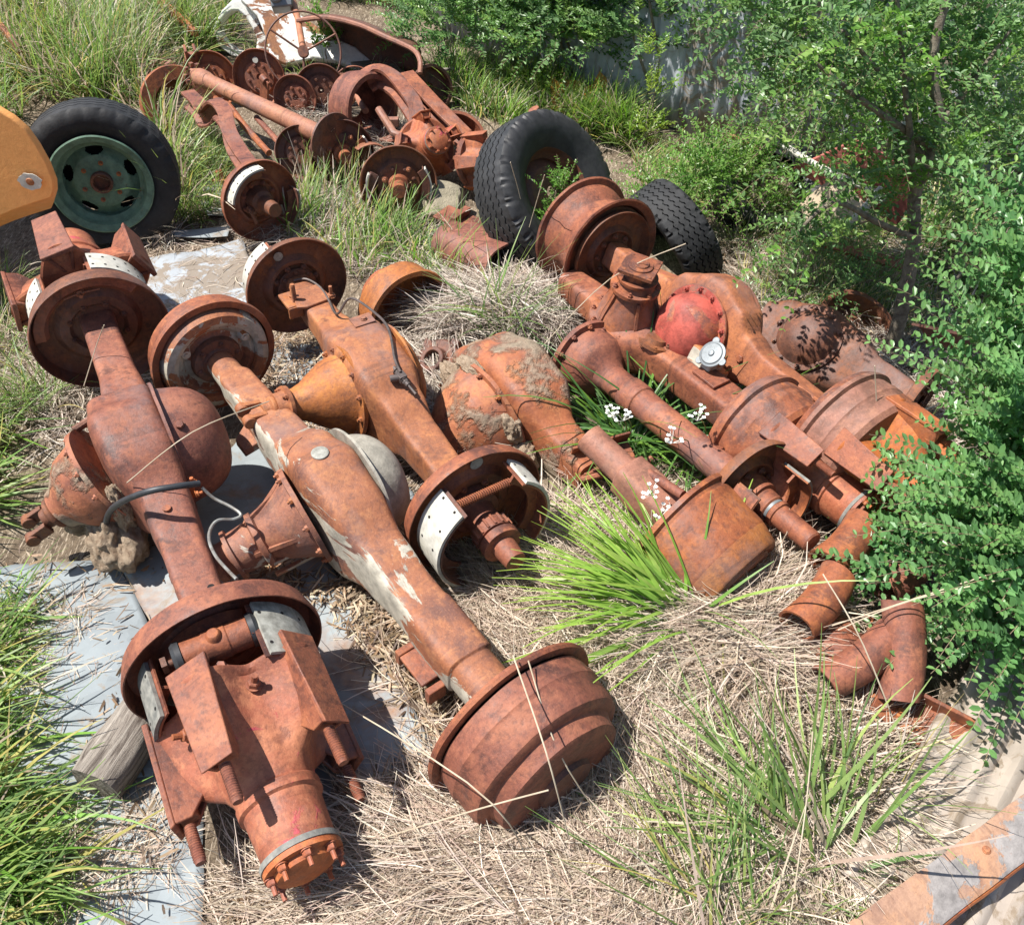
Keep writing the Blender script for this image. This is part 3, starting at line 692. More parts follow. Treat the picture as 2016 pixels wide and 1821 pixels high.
# --- axle three: orange-brown with exposed brakes
C0 = P(582, 560, .29); C1 = P(925, 992, .22); X3 = C1 - C0; L3 = X3.length
ax3 = thing('truck_axle', 'orange-brown axle with box-shaped centre, thin brake pipe on top and exposed pale brake linings', 'axle', frame(C0, X3), AX)
housing([(0, .042, .046, 6), (.28, .050, .050, 7), (.36, .058, .062, 7), (L3 * .36, .080, .10, 7, 0, 0), (L3 * .42, .098, .150, 6), (L3 * .50, .102, .158, 5.5), (L3 * .60, .098, .150, 6), (L3 * .68, .070, .10, 7), (L3 * .76, .056, .062, 7), (L3 * .9, .050, .052, 7), (L3, .048, .05, 6)], M['rust_orange'], ax3, n=40)
co, Mx = carrier(ax3, L3 * .51, .094, .128, [(.02, .124), (.06, .112), (.11, .082), (.14, .062), (.17, .050), (.20, .046)], M['rust_orange'], tilt=-.16, nb=12, flange=.026)
g = G(); g.lathe([(.19, .062), (.202, .064), (.204, .05), (.235, .045)], 32, Mx)
for k in range(5): g.hexb(Mx @ TM(.203, .054 * math.cos(k * 1.256), .054 * math.sin(k * 1.256)), .008, .009, .006)
g.build('pinion_cover', M['rust_orange'], co, rough=.001)
yoke(co, Mx, .225, M['rust_orange'], .030)
cover(ax3, L3 * .51, .09, .135, .045, M['rust_orange'], plug=False)
plate(ax3, 0, .188, M['rust_dark'], 1, .024)
g = G(); g.lathe([(.012, .072), (.022, .070), (.022, .05)], 40)
for k in range(8): g.hexb(TM(.02, .062 * math.cos(k * .785), .062 * math.sin(k * .785)), .008, .009, .004)
g.build('bearing_flange', M['rust_dark'], ax3)
g = G(); g.cyl(0, .0015, .017, M=TM(.0, -.045, .130)); g.build('inspection_hole', M['lining'], ax3)
shoe(ax3, -.075, .160, 110, 215, M['rust'], M['lining_white'], .06, .009)
g = G(); g.poly([(.0, -.01), (.10, -.03), (.115, .0), (.11, .085), (.09, .095), (.01, .085)], .010, TM(.11, -.045, .049)); g.build('saddle_plate', M['rust_orange'], ax3, bevel=.002)
b = GB()
for px_, py_ in ((.14, -.062), (.20, .055)): b.hexb(TM(px_, py_, .05) @ RY(-math.pi / 2), .012, .012, .03)
b.build('clamp_bolt', M['rust_orange'], ax3)
b = G(); b.stud(TM(.165, -.065, .03) @ RY(-math.pi / 2), .009, .09); b.build('u_bolt', M['rust_orange'], ax3)
g = G(); g.box((.15, -.075, .045), (.10, .05, .012)); g.box((.19, -.075, .03), (.012, .05, .05)); g.build('spring_seat', M['rust_orange'], ax3, bevel=.002)
# brake pipe lying on top
top = lambda s_, y, z: (s_, y, z)
pts = [top(.05, -.02, .052), top(.07, .02, .056), top(.14, .04, .058), top(.22, .035, .058), top(.30, .02, .064), top(.345, .02, .085), top(.37, .06, .145), top(L3 * .42, .085, .160), top(L3 * .5, .075, .166), top(L3 * .60, .03, .163), top(L3 * .645, .02, .155)]
g = G(); g.tube(catmull(pts), .0042, 8); g.build('brake_pipe', M['pipe_dark'], ax3)
g = G(); Mt = TM(L3 * .65, .02, .140); g.box((0, 0, 0), (.03, .024, .024), Mt); g.cyl(-.05, .0, .008, M=Mt); g.cyl(0, .045, .008, M=Mt); g.cyl(.045, .09, .004, M=Mt); g.cyl(0, .035, .011, M=Mt @ RZ(-math.pi / 2 - .3)); g.hexb(Mt @ TM(-.03, 0, 0), .011, .012); g.hexb(Mt @ TM(.02, 0, 0), .011, .012); g.build('pipe_union', M['pipe_dark'], ax3, bevel=.001)
g = G(); g.box((L3 * .41, .035, .153), (.05, .07, .004)); g.hexb(TM(L3 * .41, .04, .156) @ RY(-math.pi / 2), .009, .008); g.build('pipe_clip', M['rust_orange'], ax3)
# near brake
plate(ax3, L3, .212, M['rust'], 1, .035)
g = G(); g.cyl(0, .0015, .020, M=TM(L3 + .002, .02, .155)); g.build('inspection_hole', M['lining'], ax3)
shoe(ax3, L3 + .03, .175, 236, 122, M['rust_dark'], M['lining_white'], .115, .010, label='wide white brake lining with rivet holes')
shoe(ax3, L3 + .03, .175, 60, -40, M['rust'], M['lining_white'], .10, .010)
spring(ax3, (L3 + .075, -.085, .115), (L3 + .075, .085, .115), .010, .0026, 26)
g = G(); x = L3; g.lathe([(x, .075), (x + .04, .070), (x + .045, .05), (x + .10, .046), (x + .10, .054), (x + .14, .054), (x + .14, .044), (x + .15, .058), (x + .175, .058), (x + .176, .036), (x + .24, .030)], 36)
for k in range(16): g.box((x + .120, .055 * math.cos(k * .3927), .055 * math.sin(k * .3927)), (.035, .007, .007), RX(0))
g.build('stub_axle', M['rust'], ax3, rough=.0008, bevel=.001)
CAPS.append((C0, C1, .18))
# --- axle four: half buried with dried mud
H0 = P(800, 612, .14); H1 = P(1165, 935, .08); X4 = H1 - H0; L4 = X4.length
ax4 = thing('truck_axle', 'half buried axle with dried mud caked over its round centre', 'axle', frame(H0, X4, R(0)), AX)
housing([(L4 * .34, .03, .03, 3), (L4 * .36, .055, .055, 4), (L4 * .38, .07, .10, 5, 0, 0), (L4 * .48, .115, .18, 5, .015, 0), (L4 * .60, .125, .215, 4, .02, 0), (L4 * .72, .115, .18, 5, .015, 0), (L4 * .86, .062, .09, 5, 0, 0), (L4, .055, .055, 5)], M['rust_mud'], ax4)
carrier(ax4, L4 * .61, .092, .180, [(.05, .178), (.11, .150), (.17, .095), (.21, .06)], M['rust_mud'], tilt=.12, nb=12, ribs=5)
mudblob(ax4, (L4 * .74, -.12, .06), (.055, .04, .06), 4); mudblob(ax4, (L4 * .80, -.11, -.02), (.06, .04, .05), 5)
mudblob(ax4, (L4 * .47, -.13, .085), (.06, .035, .04), 6); mudblob(ax4, (L4 * .55, -.115, .165), (.07, .03, .022), 7)
g = G(); g.hexb(TM(L4 * .62, -.17, .135) @ RZ(-math.pi / 2) @ RY(-.7), .014, .014, .01); g.build('plug_bolt', M['rust_dark'], ax4)
drum(ax4, .03, .17, .12, M['rust_orange'], -1, ribs=0)
g = GB()
for k in range(6): g.hexb(TM(-.10, .12 * math.cos(k), .12 * math.sin(k)) @ RZ(math.pi), .012, .014, .012)
g.build('drum_bolt', M['rust_orange'], ax4); g = G()
g.lathe([(-.12, .11), (-.16, .10), (-.165, .07), (-.18, .0)], 30); g.build('hub', M['rust_hub'], ax4)
CAPS.append((H0, H1, .1))

# --- axle five: red painted centre, wheel rim at the far end
D0 = P(1212, 505, .30); D1 = P(1640, 842, .25); X5 = D1 - D0; L5 = X5.length
ax5 = thing('truck_axle', 'axle with a bright red painted centre and a bare wheel rim on its far end', 'axle', frame(D0, X5, R(-20)), AX)
housing([(-.02, .040, .046, 6), (.16, .042, .052, 7), (L5 * .28, .050, .075, 6), (L5 * .35, .064, .135, 8), (L5 * .44, .072, .182, 7), (L5 * .50, .072, .184, 7), (L5 * .59, .062, .145, 8), (L5 * .64, .050, .085, 6), (L5 * .72, .044, .060, 7), (L5 * .98, .044, .056, 7)], M['rust_redspot'], ax5, n=40)
co, Mx = carrier(ax5, L5 * .47, .066, .122, [(.015, .119), (.05, .116), (.085, .100), (.11, .070), (.118, .03)], M['rust_red'], nb=14, ribs=0, flange=.020, bolt_r=.008)
cover(ax5, L5 * .47, .06, .15, .05, M['rust'], plug=False)
g = G(); g.lathe([(0, .130), (.006, .146), (.011, .1455), (.012, .130)], 60, TM(L5 * .47, -.068, 0) @ RZ(-math.pi / 2), closed=True); g.build('flange_ring', M['rust'], co)
g = G(); g.box((L5 * .60, -.12, -.03), (.10, .07, .06)); g.box((L5 * .63, -.10, -.08), (.07, .06, .08)); g.build('shift_housing', M['rust_cream'], ax5, bevel=.006, rough=.002)
Mc = TM(L5 * .635, -.155, .01) @ RZ(-math.pi / 2) @ RY(-.5)
g = G(); g.lathe([(-.02, .03), (0, .034), (.004, .044), (.010, .044), (.012, .036), (.016, .034), (.017, .010), (.022, .009), (.023, .0)], 36, Mc)
for a in (0, 2.1, 4.2): g.cyl(.002, .010, .012, M=Mc @ TM(0, .046 * math.cos(a), .046 * math.sin(a)))
g.build('round_cap', M['zinc_cap'], ax5, bevel=.001)
g = G(); g = GB(); g.hexb(TM(L5 * .66, -.0455, .01) @ RZ(-math.pi / 2), .013, .012); g.hexb(TM(L5 * .10, -.01, .052) @ RY(-math.pi / 2), .010, .01); g.build('housing_bolt', M['rust'], ax5)
plate(ax5, -.03, .17, M['rust_dark'], 1, .02)
drum(ax5, -.05, .165, .10, M['rust_dark'], -1)
plate(ax5, L5, .205, M['rust'], 1, .02)
drum(ax5, L5 + .012, .200, .145, M['rust_pale'], 1, ribs=1)
spoke_hub(ax5, L5 + .13, 1, M['rust_flame'], rot=R(20), scale=.92, matp=M['rust_flame'])
wheel_rim(ax5, -.125, .186, .20, M['rust'], name='wheel_rim')
CAPS.append((D0, D1, .2))

# --- axle six: pinion pointing straight up
E1 = P(1480, 840, .20); E0 = E1 + (D0 - D1).normalized() * 1.05 + Vector((-.03, -.02, -.01)); X6 = E1 - E0; L6 = X6.length
ax6 = thing('truck_axle', 'axle whose pinion neck points straight up to a square flange', 'axle', frame(E0, X6), AX)
q = L6 * .46
housing([(.1, .05, .05, 4), (q - .2, .056, .056, 5), (q - .12, .11, .07, 4), (q - .02, .135, .085, 4), (q + .06, .13, .085, 4), (q + .15, .075, .066, 5), (q + .24, .060, .058, 6), (L6, .056, .056, 6)], M['rust'], ax6, n=36)
Mv = TM(q - .03, -.02, .05) @ RZ(.15) @ RY(-math.pi / 2 + .12) @ Matrix.Diagonal((.86, .95, .95, 1))
g = G(); g.lathe([(0, .138), (.014, .138), (.016, .115), (.06, .105), (.12, .080), (.16, .070), (.165, .088), (.18, .088), (.182, .070), (.20, .062), (.21, .072), (.222, .072), (.224, .05), (.25, .048), (.255, .04)], 44, Mv)
for k in range(5):
    a = k * 1.257
    g.add([(.014, -.005, .125), (.014, .005, .125), (.15, -.005, .082), (.15, .005, .082), (.014, -.005, .06), (.014, .005, .06), (.15, -.005, .05), (.15, .005, .05)], [(0, 1, 3, 2), (4, 6, 7, 5), (0, 2, 6, 4), (1, 5, 7, 3), (0, 4, 5, 1), (2, 3, 7, 6)], Mv @ RX(a))
cc = g.build('diff_carrier', M['rust'], ax6, rough=.0015)
g = GB()
for k in range(12): g.hexb(Mv @ TM(.014, .127 * math.cos(k * .5236), .127 * math.sin(k * .5236)), .009, .01, .006)
for k in range(7): g.hexb(Mv @ TM(.18, .079 * math.cos(k * .9), .079 * math.sin(k * .9)), .009, .012, .006)
g.build('flange_bolt', M['rust'], cc)
g = G(); g.add([(.255, -.062, -.062), (.255, .062, -.062), (.255, .062, .062), (.255, -.062, .062), (.270, -.062, -.062), (.270, .062, -.062), (.270, .062, .062), (.270, -.062, .062)], [(0, 1, 2, 3), (7, 6, 5, 4), (0, 4, 5, 1), (1, 5, 6, 2), (2, 6, 7, 3), (3, 7, 4, 0)], Mv @ RX(.4))
g.lathe([(.270, .045), (.276, .044), (.277, .030), (.283, .028), (.285, .0)], 28, Mv)
for a in (.785, 2.356, 3.927, 5.498): g.cyl(.270, .272, .009, M=Mv @ RX(.4) @ TM(0, .066 * math.cos(a), .066 * math.sin(a)))
g.build('square_flange', M['rust'], cc, bevel=.004)
g = G(); g.lathe([(0, .060), (.012, .060), (.014, .040), (.03, .036)], 28, TM(q + .13, -.03, .05) @ RY(-math.pi / 2) @ RZ(.3))
for k in range(6): g.hexb(TM(q + .13, -.03, .062) @ RY(-math.pi / 2) @ TM(0, .05 * math.cos(k), .05 * math.sin(k)), .008, .01, .006)
g.build('side_flange', M['rust_dark'], ax6, rough=.0008)
plate(ax6, L6 - .01, .185, M['rust'], 1, .018)
drum(ax6, L6 + .005, .182, .15, M['rust'], 1, ribs=1)
spoke_hub(ax6, L6 + .14, 1, M['rust_hub'], rot=R(50), scale=.88, matp=M['rust'])
g = G(); g.box((L6 - .20, 0, .064), (.10, .07, .010)); g.build('spring_pad', M['rust'], ax6, bevel=.002)
CAPS.append((E0, E1, .16))

# --- axle eight: round tube with brake plate seen edge on and a stub shaft
G1 = P(1470, 962, .20); G0 = P(1200, 742, .18); X8 = G1 - G0; L8 = X8.length
ax8 = thing('truck_axle', 'round tube axle with a bare stub shaft and a brake plate seen edge on', 'axle', frame(G0, X8), AX)
housing([(-.05, .05, .05, 2), (.1, .05, .05, 2), (.105, .056, .056, 2), (.17, .056, .056, 2), (.175, .05, .05, 2), (.3, .05, .05, 2), (L8, .046, .046, 2)], M['rust'], ax8)
g = G(); g.lathe([(-.14, .0), (-.14, .142), (-.122, .142), (-.12, .122), (-.05, .115), (-.03, .10), (-.01, .065), (.02, .05)], 44); bell = g.build('bell_housing', M['rust'], ax8, rough=.0015)
g = GB()
for k in range(12): g.hexb(TM(-.122, .132 * math.cos(k * .5236), .132 * math.sin(k * .5236)), .009, .01, .004)
g.build('flange_bolt', M['rust'], bell)
plate(ax8, L8, .17, M['rust_dark'], 1, .025)
shoe(ax8, L8 + .03, .12, 40, -40, M['rust'], M['lining_dark'], .10, .008)
shoe(ax8, L8 + .03, .12, 130, 235, M['rust_dark'], M['rust'], .085, .004, holes=False)
g = G(); x = L8; g.lathe([(x, .06), (x + .06, .055), (x + .062, .044), (x + .10, .042), (x + .104, .035), (x + .115, .035), (x + .117, .040), (x + .13, .040), (x + .132, .034), (x + .25, .031), (x + .255, .027)], 32); g.build('stub_shaft', M['rust'], ax8, rough=.0008)
g = G(); g.lathe([(x + .104, .0365), (x + .113, .0365), (x + .113, .034), (x + .104, .034)], 32, closed=True); g.build('bright_ring', M['zinc_cap'], ax8)
# --- axle seven: drum with orange band
F1 = P(1345, 1040, .17); F0 = P(1205, 905, .24); X7 = F1 - F0; L7 = X7.length
ax7 = thing('truck_axle', 'short axle end with a smooth rusty drum and orange band behind the bright green clump', 'axle', frame(F0, X7), AX)
housing([(-.1, .045, .045, 2), (.05, .045, .045, 2), (.06, .055, .055, 5), (L7 * .5, .058, .058, 5), (L7, .05, .05, 4)], M['rust_pale'], ax7)
g = G(); g.lathe([(L7 - .03, .11), (L7 - .03, .180), (L7 - .015, .183), (L7 - .01, .172), (L7, .170), (L7 + .008, .175), (L7 + .14, .164), (L7 + .145, .162), (L7 + .20, .146), (L7 + .208, .134), (L7 + .19, .06), (L7 + .18, .05), (L7 + .17, .11), (L7 + .01, .13)], 72, closed=True); g.build('brake_drum', M['rust'], ax7, rough=.0018)
g = G(); g.lathe([(L7 + .147, .163), (L7 + .201, .1475), (L7 + .206, .142), (L7 + .20, .138), (L7 + .15, .152)], 72, closed=True); g.build('drum_band', M['rust_orange'], ax7, rough=.001)
g = G(); g.lathe([(L7 + .18, .09), (L7 + .205, .115), (L7 + .212, .11), (L7 + .213, .0)], 40); g.build('hub_flange', M['rust'], ax7)
r_ = thing('rusty_rod', 'rusty round rod leaning into the top of the drum behind the bright green clump', 'rod', frame(P(1235, 905, .24), P(1345, 975, .28) - P(1235, 905, .24)))
g = G(); g.cyl(0, (P(1345, 975, .28) - P(1235, 905, .24)).length, .014, n=18); g.cyl(.02, .05, .018, n=18); g.build('rod', M['rust'], r_, rough=.0008)
br = thing('rusty_bracket', 'rusty channel bracket with a bolt lying in the straw beside the flowering grass', 'bracket', frame(P(1190, 905, .12), P(1240, 885, .12) - P(1170, 905, .12), .4))
g = G(); g.box((0, 0, 0), (.20, .09, .008)); g.box((0, .045, .025), (.20, .008, .05)); g.box((0, -.045, .025), (.20, .008, .05)); g.build('channel', M['rust'], br, bevel=.002, rough=.002)
g = G(); g.hexb(TM(.03, 0, .004) @ RY(-math.pi / 2), .014, .014, .012); g.tube(catmull([(-.12, -.06, .05), (-.05, -.07, .07), (.05, -.075, .055), (.12, -.06, .06)]), .010, 8); g.build('bolt', M['rust'], br)

# --- hose and thin brake pipe at axle one
pts = [P(205, 1048, .16), P(215, 1010, .28), P(240, 988, .37), P(290, 968, .425), P(345, 958, .425), P(392, 952, .40)]
g = G(); g.tube(catmull(pts, 8), .0085, 12); o = g.build('rubber_hose', M['hose']); tag(o, 'black rubber brake hose draped over the leftmost axle', 'hose')
pts = [P(398, 960, .39), P(420, 980, .36), P(455, 998, .34), P(474, 1013, .33), P(460, 1022, .33), P(430, 1024, .34), P(415, 1040, .34), P(412, 1065, .34), P(425, 1095, .34), P(448, 1122, .35), P(466, 1140, .36)]
g = G(); g.tube(catmull(pts, 8), .0042, 8); o = g.build('brake_pipe', M['pipe']); tag(o, 'thin pale curved brake pipe hanging beside the leftmost axle', 'pipe')
# --- wood block
wb = thing('timber_block', 'weathered grey split timber block under the near hub of the leftmost axle', 'timber', frame(P(255, 1450, .07), Vector((-.10, -.32, 0)).normalized(), 0))
t = NT('weathered_wood'); gr = t.noise(9, 10, .7, vec=t.vec(.6, 9, 9), dist=.6)
t.set(t.ramp(gr, [(.36, (.07, .055, .045)), (.5, (.22, .19, .16)), (.68, (.38, .34, .29))]), .9, 0, .2); t.bump(gr, 1.0, .01); M['wood'] = t.m
g = G(); g.loft([[(x, y * (1 + .08 * math.sin(x * 30)), z) for _, y, z in rrect(0, .06, .055, 3.5, 24)] for x in [-.13 + .02 * k for k in range(14)]]); g.build('block', M['wood'], wb, rough=.006)

# --- wheels with tyres
axis1 = Vector((.30, -.95, .10)); c1 = PD(205, 352, 3.50)
c1 = P(202, 350, .30)
wh = thing('scrap_wheel', 'flat perished black truck tyre on a green painted rim beside the orange panel', 'wheel', frame(c1, axis1), 'old truck tyres')
tyre(wh, 0, .315, .175, .20, M['rubber_old'], flat=.245)
wr = wheel_rim(wh, .035, .178, .14, M['green_rim'])
g = G(); n = 180; V = []; F = []
fr_ = [(.050, .172), (.034, .163), (.020, .156)] + [(.018 + .028 * (k / 9) ** 1.5, .152 - .042 * k / 9) for k in range(10)] + [(.050, .095), (.052, .08), (.052, .045)]
bk_ = [(x - .007, r) for x, r in fr_[::-1]]; pr = fr_ + bk_; m = len(pr)
for j in range(n):
    a = 2 * math.pi * j / n
    for x, r in pr: V.append((x, r * math.cos(a), r * math.sin(a)))
for j in range(n):
    a = (2 * math.pi * (j + .5) / n + .35) % (2 * math.pi / 5) - math.pi / 5
    for i in range(m):
        k = (i + 1) % m; rm = (pr[i][1] + pr[k][1]) / 2
        if (a / .27) ** 2 + ((rm - .130) / .0205) ** 2 < 1: continue
        F.append((j * m + i, j * m + k, ((j + 1) % n) * m + k, ((j + 1) % n) * m + i))
g.add(V, F); g.build('wheel_disc', M['green_rim'], wh, rough=.0008)
g = G(); g.lathe([(-.045, .165), (-.04, .10), (-.03, .04), (-.03, .0)], 40); g.build('dark_backing', M['black'], wh)  # near-black disc paints the shade seen through the wheel holes
g = G(); g.lathe([(.04, .045), (.075, .044), (.078, .040), (.075, .034), (.02, .03), (.02, .0)], 36); g.build('hub_bore', M['rust_dark'], wh)
g = GB()
for k in range(6): g.hexb(TM(.052, .078 * math.cos(k * 1.047 + .3), .078 * math.sin(k * 1.047 + .3)), .008, .010, .008)
g.build('wheel_nut', M['rust_orange'], wh)
CAPS.append((c1 + Vector((-.3, 0, 0)), c1 + Vector((.3, 0, 0)), .12))

axis2 = Vector((.68, -.54, .60)); c2 = P(1078, 385, .32)
wh2 = thing('scrap_wheel', 'upright black truck tyre with zigzag tread behind the bare wheel rim', 'wheel', frame(c2, axis2), 'old truck tyres')
tyre(wh2, 0, .325, .175, .21, M['rubber'], n=240, nlug=48, lug=.008)
wheel_rim(wh2, .0, .176, .15, M['rust_dark'])
g = G(); g.lathe([(.0, .15), (.03, .11), (.03, .03), (.024, .03), (.024, .11), (-.006, .15)], 48, closed=True); g.build('wheel_disc', M['rust_dark'], wh2)
CAPS.append((c2, c2, .22))
c3 = P(1325, 468, .10)
t3 = thing('scrap_tyre', 'torn black tyre lying under the green shoots right of the bare wheel rim', 'tyre', frame(c3, Vector((.80, .40, .42))), 'old truck tyres')
tyre(t3, 0, .25, .15, .18, M['rubber_old'], n=180, nlug=40, lug=.01)
CAPS.append((c3, c3, .3))

# --- rusty square housing, half cylinder cover
hb = thing('rusty_housing', 'open ended rusty cover with a dark D shaped mouth left of the green shoots', 'housing', frame(P(880, 478, .12), P(985, 530, .12) - P(880, 478, .12)))
g = G(); Lh = .36
outr = [rrect(x, a, b, e, 40) for x, a, b, e in ((0, .09, .09, 2.5), (.08, .10, .10, 2.5), (.10, .12, .115, 3), (.22, .125, .12, 3.2), (.225, .132, .126, 3.2), (Lh, .140, .135, 3.5))]
inr = [rrect(x, a - .01, b - .01, e, 40) for x, a, b, e in ((Lh, .140, .135, 3.5), (.1, .12, .115, 3))]
g.loft(outr + inr, closed=False); g.build('shell', M['rust'], hb, rough=.003)
hs = P(840, 505, .03)
CAPS.append((P(880, 478, .1), P(985, 530, .1), .13))
st = G()
bmS = bmesh.new(); bmesh.ops.create_icosphere(bmS, subdivisions=3, radius=.12)
for v in bmS.verts:
    p = v.co.copy(); n_ = mnoise.noise(p * 9) * .25; v.co = Vector((p.x * 1.1, p.y * .8, p.z * .8)) * (1 + n_)
    for nn, dd in ((Vector((.3, -.5, .8)).normalized(), .055), (Vector((-.6, -.4, .5)).normalized(), .07), (Vector((.9, -.2, .1)).normalized(), .08)):
        q_ = v.co.dot(nn) - dd
        if q_ > 0: v.co -= nn * q_ * .95
me = bpy.data.meshes.new('stone'); bmS.to_mesh(me); bmS.free(); me.materials.append(M['stone']); me.shade_smooth(); me.set_sharp_from_angle(angle=R(30))
o = bpy.data.objects.new('stone', me); COL.objects.link(o); o.location = P(873, 398, .08); tag(o, 'pale angular stone sitting left of the upright tyre', 'stone')

# --- pipes and brackets at the lower right
PG = 'rusty pipe pieces under the shrub at the right'
def pipe_thing(label, a, b, r, mat=None, bend=None, elbow=True):
    a, b = Vector(a), Vector(b); d = b - a; th = thing('rusty_pipe', label, 'pipe', frame(a, d), PG); Lp = d.length
    pts = [Vector((Lp * k / 8, (bend or 0) * math.sin(math.pi * k / 8), 0)) for k in range(9)]
    g = G(); nn_ = 9; g.loft([[(p.x, p.y + rr * math.cos(a * math.pi / 15), p.z + rr * math.sin(a * math.pi / 15)) for a in range(30)] for rr, seq in ((r, pts), (r - .007, pts[::-1])) for p in seq], closed=True); g.build('pipe', mat or M['rust'], th, rough=.0015)
    if elbow: g = G(); g.lathe([(Lp * .96, r), (Lp * .96, r * 1.06), (Lp * 1.01, r * 1.07), (Lp * 1.01, r * .9), (Lp * .97, r * .9)], 28, closed=True); g.build('end_ring', M['rust_orange'], th)
    return th
for lab, a, b, r_p, z1, z2 in (
    ('short fat rusty pipe highest of the pipe pieces under the right shrub', (1700, 1030), (1625, 1112), .052, .22, .19),
    ('rusty pipe stub between the upper pipe and the straw heap', (1650, 1132), (1568, 1232), .050, .23, .20),
    ('rusty pipe partly under shoots at the right edge of the pipe pieces', (1815, 1088), (1735, 1158), .052, .20, .16),
    ('long rusty pipe running left from the crossing above the bolted bracket', (1755, 1250), (1622, 1345), .047, .20, .15),
    ('steep rusty pipe standing over the bolted bracket', (1775, 1185), (1768, 1378), .049, .27, .13)):
    A_, B_ = P(*a, z1), P(*b, z2); pipe_thing(lab, A_, B_, r_p, bend=.012, elbow=False); CAPS.append((A_, B_, .13))
pb = thing('rusty_bracket', 'rusty plate bracket with two bolts at the foot of the steep pipe', 'bracket', frame(P(1730, 1385, .09), P(1850, 1460, .05) - P(1680, 1370, .05), .2))
g = G(); g.box((0.05, 0, 0), (.30, .10, .010)); g.box((.05, .055, .02), (.30, .01, .05)); g.box((.02, -.0, .03), (.10, .09, .008), RY(.5)); g.build('plate', M['rust'], pb, bevel=.002, rough=.002)
g = GB()
for x in (-.02, .05): g.hexb(TM(x, 0, .005) @ RY(-math.pi / 2), .014, .012, .01)
g.build('bolt', M['rust_orange'], pb)
pl = thing('rusty_plate', 'curved rusty plate in the straw below the pipe stub', 'plate', frame(P(1600, 1245, .08), Vector((.3, -.9, 0)), .3))
g = G(); g.sector([(0, .10), (.14, .10), (.14, .094), (0, .094)], 20, 130, 20); g.build('plate', M['rust'], pl, rough=.002)
sb = thing('rusty_bar', 'flat rusty bar poking out right of the pipe crossing', 'bar', frame(P(1690, 1225, .06), P(1745, 1240, .07) - P(1690, 1225, .06)))
g = G(); g.box((.05, 0, 0), (.22, .06, .02)); g.build('bar', M['rust'], sb, bevel=.003, rough=.002)
# ------------------------------------------------------------------ scrap behind
BG = 'rusty brake drums and plates heaped behind'
def disc(label, px, py, z, rad, ax_dir, kind='plate', mat='rust', white=False, group=BG):
    c = P(px, py, z); th = thing('brake_plate' if kind == 'plate' else 'brake_drum', label, 'brake plate' if kind == 'plate' else 'brake drum', frame(c, ax_dir), group)
    if kind == 'plate':
        plate(th, 0, rad, M[mat], 1, .03, hole=.012)
    else: drum(th, 0, rad, rad * .55, M[mat], -1, ribs=0, closed_end=True)
    if white:
        shoe(th, .02, rad * .80, 150, 205, M['rust_dark'], M['lining_white'], .05, .008, holes=False); shoe(th, .02, rad * .80, 35, -25, M['rust_dark'], M['lining_white'], .05, .008, holes=False)
        g = G(); g.lathe([(0, .05), (.05, .045), (.052, .032), (.12, .03)], 24); g.build('stub_axle', M['rust'], th)
        g = GB(); g.hexb(TM(.03, -.06, .03), .012, .012, .015); g.hexb(TM(.03, .05, .07), .010, .012, .015); g.build('plate_bolt', M['rust_orange'], th)
    return th
cam_dir = Vector((.25, -.95, .1))
disc('arched rusty brake plate at the back left behind the round tube', 415, 158, .14, .155, Vector((.1, -.95, .25)))
d_ = disc('rusty brake plate with a small white disc, in the back row', 512, 152, .16, .150, Vector((-.05, -.95, .2)), mat='rust')
g = G(); g.cyl(.012, .018, .016, M=TM(0, -.01, .09)); g.build('white_disc', M['lining_white'], d_)
disc('smaller rusty brake plate standing in front of its larger neighbour in the back row', 583, 192, .12, .120, Vector((-.1, -.95, .2)))
disc('dark rusty brake plate at the right end of the back row', 632, 178, .14, .140, Vector((.1, -.95, .2)), mat='rust_dark')
disc('rusty drum behind the channel beams, beside the curved dark panel', 852, 175, .12, .12, Vector((.5, -.8, .3)), 'drum', 'rust_dark')
disc('rusty drum at the lower end of the straight channel beam', 905, 268, .12, .135, Vector((.3, -.5, .7)), 'drum', 'rust')
disc('rusty drum half hidden behind the upright tyre', 1035, 285, .10, .14, Vector((.2, -.5, .8)), 'drum', 'rust_dark')
disc('brake plate with two curved white linings standing above the tall grass', 785, 362, .17, .175, Vector((.12, -.95, .15)), mat='rust_dark', white=True)
disc('brake plate with a white lining at the lower end of the round tube', 672, 300, .17, .155, Vector((.35, -.9, .15)), mat='rust_dark', white=True)
disc('brake plate behind the tall dry grass, left of the white lining plate', 592, 300, .15, .125, Vector((.3, -.85, .35)), mat='rust_dark', white=False)
# I beam front axle with exposed brake at its near end
Q0 = P(385, 205, .28); Q1 = P(500, 375, .22)
fa = thing('front_axle', 'I beam front axle with dropped ends and a white lined brake at its near end', 'axle', frame(Q0, Q1 - Q0)); lf = lambda p: local(fa, p)
pts = [P(372, 195, .27), P(392, 215, .26), P(403, 232, .24), P(425, 215, .30), P(445, 235, .30), P(455, 275, .26), P(478, 315, .24), P(505, 350, .24)]
ibeam(fa, [lf(p) for p in catmull(pts, 5)], M['rust'], .07, .09, .014)
c = P(508, 392, .20); Mb = fa.matrix_basis.inverted() @ frame(c, Vector((.62, -.75, .05)))
fb = bpy.data.objects.new('near_brake', None); COL.objects.link(fb); fb.parent = fa; fb.matrix_local = Mb
bp = plate(fb, 0, .175, M['rust'], 1, .035); bp['label'] = 'dished brake plate with a pale rim'
s1 = shoe(fb, .02, .150, 165, 80, M['rust_dark'], M['lining_white'], .07, .009); shoe(fb, .02, .150, 10, -60, M['rust_dark'], M['lining_dark'], .07, .009)
